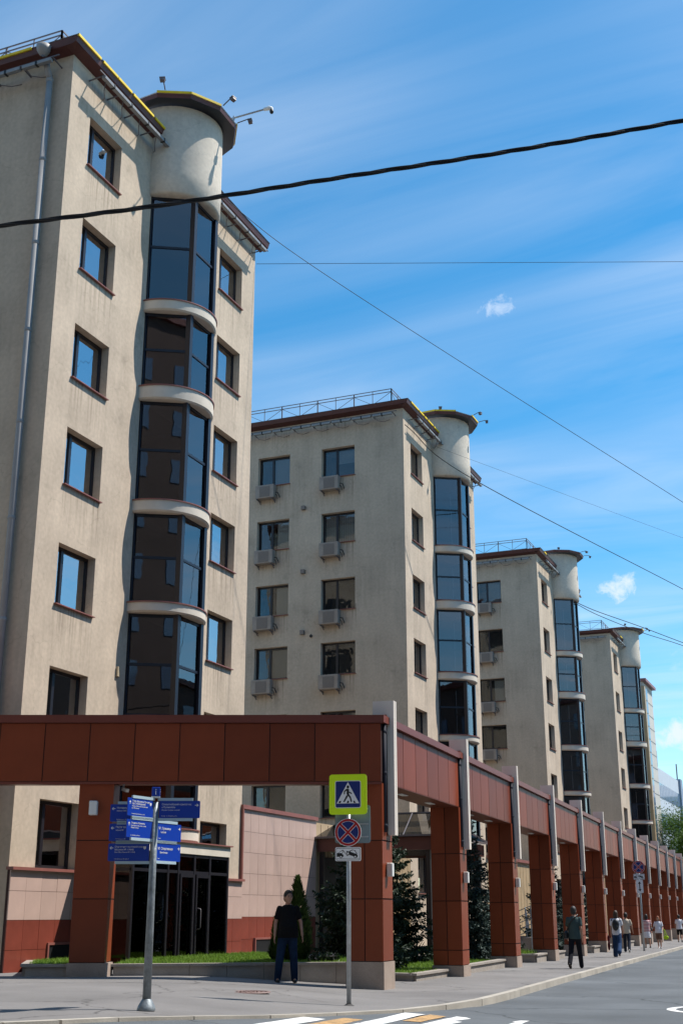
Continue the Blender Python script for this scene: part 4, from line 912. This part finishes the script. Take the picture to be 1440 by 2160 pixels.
def dirsign(zt,rz,side,lines,arrow,icons=''):
    W_,H_=.54,.225; cx=side*(.055+W_/2)
    o=plate(rrect(W_,H_,.015),-.006,.006,'direction_board',S['blue'],SPO); o.location=(0,0,zt-H_/2-zz0); o.rotation_euler[2]=rz
    # shift geometry to the side of the pole
    for v in o.data.vertices: v.co.x+=cx
    for dz_ in (H_/2+.018,-H_/2-.018): MB().box(side*.03 if side>0 else -W_+.04,W_-.04 if side>0 else -.03,-.012,.012,dz_-.018,dz_+.018).build('mounting_bar',S['lb'],o)
    x0=cx-W_/2+(.085 if (arrow in 'LU') else .03)
    for (tx,size,z_) in lines:
        t=link('lettering',text_mesh(tx,size,S['white']),o,(x0,-.0075,z_)); t.rotation_euler[0]=PI/2
    ax=cx-W_/2+.045 if arrow in 'LU' else cx+W_/2-.045; az_=.055
    a=MB(); d={'L':(-1,0),'R':(1,0),'U':(0,1)}[arrow]; q=(-d[1],d[0])
    P=lambda f,s_:(ax+d[0]*f+q[0]*s_,-.0078,az_+d[1]*f+q[1]*s_)
    a.quad(P(-.022,-.004),P(.018,-.004),P(.018,.004),P(-.022,.004)); a.quad(P(.026,0),P(.006,.02),P(.0,.014),P(.014,0)); a.quad(P(.026,0),P(.014,0),P(.0,-.014),P(.006,-.02)); a.build('arrow',S['white'],o)
    if icons:
        t=MB(); ix=cx+W_/2-.06; 
        if icons=='shield': 
            for a_,b_ in (((-.016,.03),(.016,.03)),): t.quad((ix-.016,-.0078,.075),(ix-.016,-.0078,.05),(ix,-.0078,.033),(ix,-.0078,.075)); t.quad((ix+.002,-.0078,.075),(ix+.002,-.0078,.033),(ix+.018,-.0078,.05),(ix+.018,-.0078,.075))
        t.build('emblem',S['white'],o)
fz=R(22.57)
dirsign(2.745,fz,1,[('Олимпийский комплекс',.034,.055),('«Лужники»',.034,.018),('Olympic Complex Luzhniki',.022,-.015),('20 мин   ул. Лужники, д. 24',.016,-.09)],'R')
dirsign(2.70,fz,-1,[('Нотариус',.034,.055),('Notary Office',.026,.02),('Усачёва ул., д. 29',.016,-.09)],'L')
dirsign(2.45,fz,-1,[('ГБОУ Школа',.034,.055),('School №',.026,.02),('Усачёва ул., д. 50',.016,-.09)],'L')
dirsign(2.195,fz,-1,[('Отделение почтовой связи',.030,.06),('Москва № 119048',.030,.024),('Post Office Moscow № 119048',.021,-.006),('Усачёва ул., д. 29, корп. 3',.016,-.09)],'L','shield')
dirsign(2.745,R(84),-1,[('Театр Музыки и Поэзии',.032,.065),('п/р Е. Камбуровой',.032,.034),('Theatre of Music and Poetry directed',.022,.006),('by E. Kamburova',.022,-.02),('Большая Пироговская ул., д. 53/55',.017,-.09)],'U','shield')
dirsign(2.475,R(84),-1,[('Стадион «Лужники»',.030,.06),('Grand Sports Arena of the Luzhniki',.022,.030),('Olympic Complex',.022,.004),('ул. Лужники, д. 24, стр. 1',.017,-.09)],'U')
dirsign(2.465,R(84),1,[('М  Лужники',.046,.03),('     Luzhniki',.036,-.015),('10 мин',.016,-.09)],'R')
dirsign(2.205,R(84),1,[('М  Спортивная',.046,.03),('     Sportivnaya',.036,-.015),('7 мин',.016,-.09)],'R')
# traffic sign posts
def circle(r_,n=40): return [(r_*math.cos(2*PI*k/n),r_*math.sin(2*PI*k/n)) for k in range(n)]
def no_stop(P_,z,r_):
    o=plate(circle(r_),-.008,.004,'no_stopping_sign',S['white'],P_); o.location[2]=z
    plate(circle(r_*.965),-.0095,-.0085,'red_ring',S['red'],o); plate(circle(r_*.80),-.011,-.010,'white_line',S['white'],o); plate(circle(r_*.775),-.0125,-.0115,'blue_field',S['navy'],o)
    for a in (PI/4,-PI/4):
        c_,s_=math.cos(a),math.sin(a); rc=lambda L_,w_:[(x*c_-y*s_,x*s_+y*c_) for x,y in ((-L_,-w_),(L_,-w_),(L_,w_),(-L_,w_))]
        plate(rc(r_*.79,r_*.115),-.0135 if a>0 else -.0139,-.0128,'white_bar',S['white'],o); plate(rc(r_*.82,r_*.085),-.0150 if a>0 else -.0156,-.0142,'red_bar',S['red'],o)
    return o
def tow_sign(P_,z,w_,h):
    o=plate(rrect(w_,h,.02),-.008,.004,'tow_away_sign',S['white'],P_); o.location[2]=z
    plate(rrect(w_*.94,h*.88,.018),-.0092,-.0082,'border',S['black'],o); plate(rrect(w_*.91,h*.82,.015),-.0104,-.0094,'field',S['white'],o)
    k=w_/1.0; b=MB(); y=-.0115
    def pg(pts): i=len(b.v); b.v+=[(x*k,y,z_*k) for x,z_ in pts]; b.f.append(tuple(range(i,i+len(pts)))); b.m.append(0)
    pg([(-.44,-.10),(-.18,-.10),(-.18,-.02),(-.22,-.01),(-.24,.04),(-.44,.04)]); pg([(-.40,.04),(-.38,.04),(-.20,.15),(-.215,.16)]); pg([(-.22,.16),(-.20,.16),(-.20,.03),(-.22,.03)])
    pg([(-.215,.155),(-.195,.16),(-.02,-.05),(-.045,-.055)]); pg([(-.05,-.055),(.04,-.03),(.045,-.045),(-.045,-.075)])
    pg([(-.06,.12),(.08,.09),(.34,0),(.38,-.06),(.36,-.13),(.30,-.12),(.05,-.03),(-.06,.06)]); pg([(.04,.11),(.18,.17),(.20,.155),(.07,.09)]); pg([(.17,.17),(.30,.13),(.30,.11),(.18,.15)]); pg([(.28,.13),(.36,0),(.34,-.01),(.265,.11)])
    pg([(-.45,-.155),(.45,-.155),(.45,-.165),(-.45,-.165)])
    b.build('tow_pictogram',S['black'],o)
    for x,z_ in ((-.28,-.10),(.0,.03),(.28,-.10)):
        plate([(a*k*.055+x*k,c_*k*.055+z_*k) for a,c_ in circle(1,16)],-.0128,-.0122,'wheel',S['black'],o); plate([(a*k*.032+x*k,c_*k*.032+z_*k) for a,c_ in circle(1,16)],-.0138,-.0132,'wheel_hub',S['white'],o)
    return o
sx,sy=-7.79,19.02; zs_=g(sx,sy)
TS=thing('traffic_sign_post','lime edged pedestrian crossing sign above a round no stopping sign on a steel pole','traffic sign',(sx,sy,zs_),R(12))
MB().tube([(0,.045,-.05),(0,.045,3.4-zs_)],.036,12).build('pole',M['steel'],TS,True)
MB().lathe([(.09,0),(.06,.015),(.04,.03)],(0,.045,0),n=14).build('pole_collar',M['tar'],TS,True)
sq=plate(rrect(.62,.64,.045),-.010,.004,'pedestrian_crossing_sign',S['lime'],TS); sq.location[2]=3.165-zs_
plate(rrect(.425,.435,.03),-.0116,-.0106,'white_edge',S['white'],sq); plate(rrect(.405,.415,.025),-.0128,-.0118,'blue_field',S['navy'],sq)
plate([(-.185,-.145),(.185,-.145),(0,.195)],-.0142,-.0132,'white_triangle',S['white'],sq)
b=MB(); y=-.0155
def pg(pts): i=len(b.v); b.v+=[(x,y,z_) for x,z_ in pts]; b.f.append(tuple(range(i,i+len(pts)))); b.m.append(0)
pg([(.022*math.cos(2*PI*k/14),.118+.024*math.sin(2*PI*k/14)) for k in range(14)])
pg([(-.03,.085),(.0,.09),(.018,.08),(.02,.02),(.018,-.01),(-.02,.0),(-.022,.02),(-.02,.05)])
pg([(-.03,.085),(-.02,.062),(-.048,.038),(-.05,.0),(-.068,.0),(-.066,.05)]); pg([(.018,.045),(.022,.022),(.06,.0),(.068,.015),(.05,.03)])
pg([(-.02,.005),(.018,.005),(.05,-.045),(.07,-.12),(.048,-.122),(.028,-.055),(-.012,-.01)]); pg([(-.02,-.01),(.004,-.028),(-.055,-.122),(-.08,-.122)])
for x0 in (-.135,0,.115): pg([(x0-.02,-.138),(x0+.014,-.138),(x0+.02-.025*(x0>0)+.005*(x0<0),-.105),(x0-.008-.02*(x0>.05)+.0*(x0<0),-.105)])
b.build('walking_figure',S['black'],sq)
bk=plate(rrect(.58,.60,.04),.085,.097,'reverse_facing_sign',S['back'],TS,(.06,0)); bk.location[2]=2.70-zs_
for z_ in (.24,.0,-.2): MB().box(-.2,.32,.075,.085,z_-.012,z_+.012).build('clamp_rail',M['steel'],bk)
no_stop(TS,2.565-zs_,.218); tow_sign(TS,2.225-zs_,.415,.215)
sx,sy=-10.12,60.07; zs_=g(sx,sy)
T3S=thing('traffic_sign_post','distant no stopping sign post with tow plate and arrow plate, beside the walkers','traffic sign',(sx,sy,zs_),R(10))
MB().tube([(0,.05,-.05),(0,.05,3.95)],.045,10).build('pole',M['steel'],T3S,True)
no_stop(T3S,3.66,.285); tow_sign(T3S,3.23,.5,.25)
ap=plate(rrect(.31,.57,.03),-.008,.004,'arrow_plate',S['white'],T3S); ap.location[2]=2.80
b=MB(); y=-.01; pg([(-.02,-.14),(.02,-.14),(.02,.14),(-.02,.14)]); pg([(-.07,.12),(.07,.12),(0,.22)]); pg([(.07,-.12),(-.07,-.12),(0,-.22)]); b.build('arrow',S['black'],ap)
# ------------------------------------------------------------------ people
def loft(mb,secs,n=16):
    i0=len(mb.v)
    for (x,y,z,rx,ry) in secs: mb.v+=[(x+rx*math.cos(2*PI*k/n),y+ry*math.sin(2*PI*k/n),z) for k in range(n)]
    for j in range(len(secs)-1):
        for k in range(n): kk=(k+1)%n; mb.f.append((i0+j*n+k,i0+j*n+kk,i0+(j+1)*n+kk,i0+(j+1)*n+k)); mb.m.append(0)
    mb.f.append(tuple(i0+k for k in reversed(range(n)))); mb.f.append(tuple(i0+(len(secs)-1)*n+k for k in range(n))); mb.m+=[0,0]
def limb(mb,pts,rs):
    mb.tube(pts,rs,12)
    for p,r_ in zip(pts,rs): mb.ell(p,(r_,r_,r_),12,8)
def fuse(mb,name,m_,vox,parent,smooth=3,loc=None):
    me=mb.mesh(name,m_); o=bpy.data.objects.new(name,me); col.objects.link(o)
    md=o.modifiers.new('r','REMESH'); md.mode='VOXEL'; md.voxel_size=vox; md.use_smooth_shade=True
    if smooth: ms=o.modifiers.new('s','SMOOTH'); ms.factor=.5; ms.iterations=smooth
    dg=bpy.context.evaluated_depsgraph_get(); m2=bpy.data.meshes.new_from_object(o.evaluated_get(dg)); bpy.data.objects.remove(o); bpy.data.meshes.remove(me); m2.name=name
    m2.materials.clear(); m2.materials.append(m_)
    return link(name,m2,parent,loc)
SKIN=mat('skin',(.42,.235,.165),.55,.08,8,spec=.35); 
def clothm(n,c,var=.12): return mat(n,c,.9,var,6,.9,11,spec=.15)
def person(label,x,y,heading,H,vox,legs,arms,cl,hair,headturn=0,belly=0,sleeve=.62,shorts=None,skirt=False,hairlong=0,face=True,female=False,dz=0):
    """legs/arms: (left,right) of (pitch, bend, spread) in degrees; heading: rotation of the forward +y axis"""
    P_=thing('person',label,'person',(x,y,g(x,y)+dz),heading); k=H/1.75; P_.scale=(k,k,k)
    def leg(sd,a):
        th,kb,ab=map(R,a); h=Vector((sd*.088,0,.90)); kn=h+.43*Vector((sd*math.sin(ab),math.sin(th)*math.cos(ab),-math.cos(th)*math.cos(ab))); an=kn+.41*Vector((sd*math.sin(ab)*.7,math.sin(th-kb),-math.cos(th-kb))); return h,kn,an,th-kb
    LG=[leg(-1,legs[0]),leg(1,legs[1])]; lift=.075-min(LG[0][2].z,LG[1][2].z); up=Vector((0,0,lift))
    LG=[(h+up,kn+up,an+up,t) for h,kn,an,t in LG]; Z=lift
    def arm(sd,a):
        sh,eb,ab=map(R,a); s0=Vector((sd*.172,0,1.40+Z)); e=s0+.285*Vector((sd*math.sin(ab),math.sin(sh)*math.cos(ab),-math.cos(sh)*math.cos(ab))); w_=e+.25*Vector((sd*math.sin(ab)*.3,math.sin(sh+eb),-math.cos(sh+eb))); return s0,e,w_
    AM=[arm(-1,arms[0]),arm(1,arms[1])]
    b=MB(); tor=[(0,0,.84,.13,.09),(0,0,.93,.155,.105),(0,0,1.06,.135,.095),(0,.005,1.18,.15,.105),(0,.005,1.30,.17,.11),(0,0,1.40,.165,.09),(0,0,1.45,.085,.065),(0,.01,1.50,.055,.055),(0,.015,1.56,.052,.055)]
    loft(b,[(x_,y_,z_+Z,a,c_) for x_,y_,z_,a,c_ in tor])
    for h,kn,an,t in LG:
        limb(b,[h,kn,kn+(an-kn)*.3,an],[.080,.052,.054,.036]); ft=Vector((0,math.cos(t),math.sin(t)*.6)); b.ell(an+ft*.05+Vector((0,0,-.03)),(.035,.10,.035))
    for sd,(s0,e,w_) in zip((-1,1),AM):
        limb(b,[s0,s0+(e-s0)*.5,e,w_],[.052,.046,.039,.026]); d=(w_-e).normalized(); q=Vector((0,1,0)); q=(q-d*q.dot(d)).normalized(); n_=d.cross(q)
        b.ell(w_+d*.05,(.018,.034,.05),10,8,0,Matrix((n_,q,d)).transposed())
        for f,(off,ln) in enumerate(((.028,.068),(.010,.078),(-.008,.072),(-.025,.056))):
            p0=w_+d*.085+q*off; cu=n_*(-sd)*.0; p1=p0+d*ln*.5+cu+q*.004; p2=p1+(d*.8-n_*sd*.55).normalized()*ln*.5; b.tube([p0-d*.02,p1,p2],[.0095,.009,.007],7); b.ell(p2,(.007,.007,.007),6,5)
        t0=w_+d*.03+q*.03; t1=t0+(d*.6+q*.7).normalized()*.035; t2=t1+(d*.95+q*.2).normalized()*.03; b.tube([t0,t1,t2],[.012,.0105,.008],7)
    # head
    hc=Vector((0,.025,1.625+Z)); HR=Matrix.Rotation(R(headturn),3,'Z')
    hp=lambda x_,y_,z_: hc+HR@Vector((x_,y_,z_))*1.14
    b.ell(hc,(.083,.104,.122),16,12,0,HR); b.ell(hp(0,.022,-.052),(.056,.066,.06),14,10,0,HR); b.ell(hp(0,.062,-.088),(.028,.026,.026),10,8,0,HR)
    b.tube([hp(0,.085,.015),hp(0,.112,-.028)],[.009,.016],8); b.ell(hp(0,.106,-.03),(.016,.014,.012),8,6,0,HR)
    for sd in (-1,1): b.ell(hp(sd*.074,-.005,-.01),(.012,.02,.032),8,6,0,HR); b.ell(hp(sd*.03,.078,.022),(.022,.012,.008),8,6,0,HR)
    b.ell(hp(0,.088,-.058),(.024,.012,.007),8,6,0,HR)
    fuse(b,'body',SKIN,vox,P_,2)
    # shirt
    b=MB(); i_=.022
    top=cl.get('hem',.84)
    loft(b,[(0,0,top+Z,.165+i_+belly*.6,.115+i_+belly),(0,belly*.4,.95+Z,.165+i_+belly*.5,.118+i_+belly),(0,belly*.5,1.06+Z,.155+i_+belly*.4,.115+i_+belly),(0,.005,1.18+Z,.16+i_,.118+i_+belly*.5),(0,.005,1.30+Z,.178+i_,.122+i_),(0,0,1.39+Z,.158+i_,.102+i_),(0,0,1.445+Z,.10+i_,.075+i_),(0,.005,1.475+Z,.062+i_,.058+i_)])
    for s0,e,w_ in AM: limb(b,[s0,s0+(e-s0)*.5,s0+(e-s0)*sleeve],[.062,.062,.060])
    so_=fuse(b,'shirt',cl['shirt'],max(vox,.012),P_,3)
    b=MB(); loft(b,[(0,0,.80+Z,.15,.11),(0,0,.88+Z,.168,.122),(0,0,.97+Z,.165,.118),(0,0,1.0+Z,.158,.112)])
    lr=cl.get('legr',(.098,.074,.072,.066))
    if skirt:
        b=MB(); loft(b,[(0,.01,.52+Z,.21,.165),(0,0,.75+Z,.19,.15),(0,0,.9+Z,.172,.128),(0,0,1.0+Z,.158,.112)])
    else:
        for h,kn,an,t in LG:
            if shorts is None: limb(b,[h+Vector((0,0,-.02)),h*.5+kn*.5,kn,kn*.5+an*.5,an+Vector((0,-.01,-.005))],[lr[0],(lr[0]+lr[1])/2,lr[1],lr[2],lr[3]])
            else: e_=h+(kn-h)*shorts; limb(b,[h+Vector((0,0,-.02)),h*.5+e_*.5,e_],[lr[0],lr[0]*.93,lr[0]*.86])
    fuse(b,'skirt' if skirt else ('shorts' if shorts else 'trousers'),cl['legs'],max(vox,.012),P_,3)
    for h,kn,an,t in LG:
        b=MB(); ft=Matrix.Rotation(t*.9,3,'X'); b.ell(an+ft@Vector((0,.065,-.042)),(.045,.135,.036),12,8,0,ft); b.ell(an+ft@Vector((0,-.01,-.02)),(.045,.055,.052),12,8,0,ft); b.ell(an+ft@Vector((0,.055,-.062)),(.046,.14,.015),12,6,0,ft)
        fuse(b,'shoe',cl['shoes'],.010,P_,2)
    # hair
    b=MB(); b.ell(hp(0,-.012,.022),(.092,.106,.118),16,12,0,HR); b.ell(hp(0,-.035,-.02),(.085,.078,.09),14,10,0,HR); b.ell(hp(0,.045,.085),(.06,.045,.03),12,8,0,HR)
    if hairlong:
        b.ell(hp(0,-.05,-.07-hairlong*.3),(.085,.06,.09+hairlong*.4),14,10,0,HR)
        for sd in (-1,1): b.ell(hp(sd*.066,-.01,-.05),(.03,.05,.09),10,8,0,HR)
    ho=fuse(b,'hair',hair,.009,P_,1)
    if face:
        e=MB()
        for sd in (-1,1): e.ell(hp(sd*.03,.086,.005),(.012,.006,.007),8,6,0,HR); e.bar(hp(sd*.016,.094,.026),hp(sd*.046,.084,.028),.008,.007)
        e.build('eyes',M['black'],P_)
    return P_,AM,Z,LG,hc
HB=mat('hair_black',(.012,.010,.009),.6); HBr=mat('hair_brown',(.05,.028,.016),.6); HRd=mat('hair_ginger',(.26,.085,.03),.6); HD=mat('hair_dark_grey',(.035,.032,.03),.6)
BLK=clothm('black_cotton',(.008,.008,.009)); JEAN=clothm('blue_denim',(.022,.05,.115),.3); WHT=clothm('white_cotton',(.68,.68,.72),.06); DJ=clothm('dark_denim',(.018,.024,.04),.2)
SHB=mat('shoe_black',(.012,.012,.012),.6); SHW=mat('shoe_white',(.65,.64,.62),.6); SHBr=mat('shoe_brown',(.08,.05,.03),.6)
person('man in black t-shirt and blue jeans standing in front of the long planter',-11.08,23.84,R(212),1.74,.0085,((-1,0,5),(3,2,9)),((2,14,18),(-2,10,15)),dict(shirt=BLK,legs=clothm('navy_denim',(.012,.027,.062),.3),shoes=SHB,legr=(.108,.082,.078,.07)),HB,headturn=16,belly=.055)
m2=person('man in grey-green shirt with a black shoulder bag walking away along the kerb',-8.24,37.3,R(2),1.72,.012,((-20,20,1),(20,3,2)),((12,14,10),(-14,24,8)),dict(shirt=clothm('slate_shirt',(.055,.085,.085)),legs=clothm('black_trousers',(.012,.013,.018)),shoes=SHB),HD,face=False)[0]
b=MB(); b.ell((-.24,-.05,.93),(.07,.15,.13)); b.box(-.29,-.19,-.18,.08,.82,1.0); fuse(b,'shoulder_bag',M['black'],.015,m2,4); MB().tube([(-.2,-.06,1.05),(-.1,-.14,1.25),(.06,-.12,1.42),(.12,0,1.49),(.05,.12,1.4)],.016,6).build('bag_strap',M['black'],m2)
m3=person('person in white shirt and loose jeans with a black backpack and red case',-9.33,49.51,R(4),1.68,.013,((18,4,2),(-20,30,2)),((4,10,8),(20,24,10)),dict(shirt=WHT,legs=JEAN,legr=(.105,.09,.09,.095),shoes=SHBr),HBr,hairlong=.12,face=False)[0]
b=MB(); b.ell((0,-.19,1.2),(.14,.085,.22)); b.ell((0,-.24,1.1),(.11,.06,.12)); fuse(b,'backpack',M['black'],.015,m3,3)
b=MB(); b.tube([(-.16,-.1,1.36),(-.15,.02,1.46),(-.15,.13,1.36),(-.17,.1,1.1)],.018,6); b.tube([(.16,-.1,1.36),(.15,.02,1.46),(.15,.13,1.36),(.17,.1,1.1)],.018,6); b.build('backpack_straps',M['black'],m3)
b=MB(); b.ell((-.33,.05,.42),(.055,.12,.18)); b.ell((-.33,.05,.68),(.05,.09,.14)); fuse(b,'red_case',clothm('dark_red_case',(.10,.012,.014)),.016,m3,3)
person('man in beige shirt and dark jeans walking beside the backpacker',-10.35,57.2,R(6),1.66,.014,((20,5,2),(-18,20,2)),((10,16,10),(8,30,16)),dict(shirt=clothm('beige_shirt',(.52,.45,.36),.06),legs=DJ,shoes=SHW),HB,face=False)
STR=striped('red_white_stripes',(.62,.60,.60),(.40,.02,.04),4.2,2)
m5=person('dark haired woman in red striped top and white skirt behind the far sign post',-10.98,66.36,R(20),1.6,.015,((6,4,1),(-6,8,1)),((10,30,10),(5,60,14)),dict(shirt=STR,legs=WHT,shoes=SHB),HB,hairlong=.18,skirt=True,face=False,female=True)[0]
b=MB(); b.ell((.26,.06,.98),(.06,.13,.11)); fuse(b,'handbag',M['black'],.016,m5,3); MB().tube([(.25,0,1.05),(.22,.02,1.3),(.18,.0,1.44),(.2,.1,1.3),(.25,.12,1.05)],.012,5).build('handbag_strap',M['black'],m5)
m6=person('ginger haired woman in white t-shirt carrying a lime green bag towards the camera',-10.27,65.51,R(180),1.52,.014,((14,4,1),(-12,16,1)),((8,50,14),(6,70,18)),dict(shirt=WHT,legs=clothm('brown_shorts',(.16,.085,.06)),legr=(.11,.08,.08,.07),shoes=SHW),HRd,hairlong=.06,belly=.04,shorts=.8,face=True)[0]
LIME=clothm('lime_bag',(.42,.62,.03)); b=MB(); b.ell((-.40,.12,.60),(.16,.06,.11)); b.box(-.52,-.30,.07,.17,.52,.66); fuse(b,'lime_bag',LIME,.016,m6,3); MB().tube([(-.46,.12,.68),(-.36,.14,.98),(-.30,.16,1.06)],.016,6).build('bag_handle',LIME,m6); MB().tube([(-.34,.12,.68),(-.31,.15,1.05)],.016,6).build('bag_handle',LIME,m6)
person('man in white shirt and black shorts walking away at the right edge',-11.97,84.68,R(8),1.66,.015,((12,4,2),(-14,18,2)),((14,20,14),(10,36,16)),dict(shirt=WHT,legs=BLK,shoes=SHB),HB,shorts=.85,belly=.03,face=False)
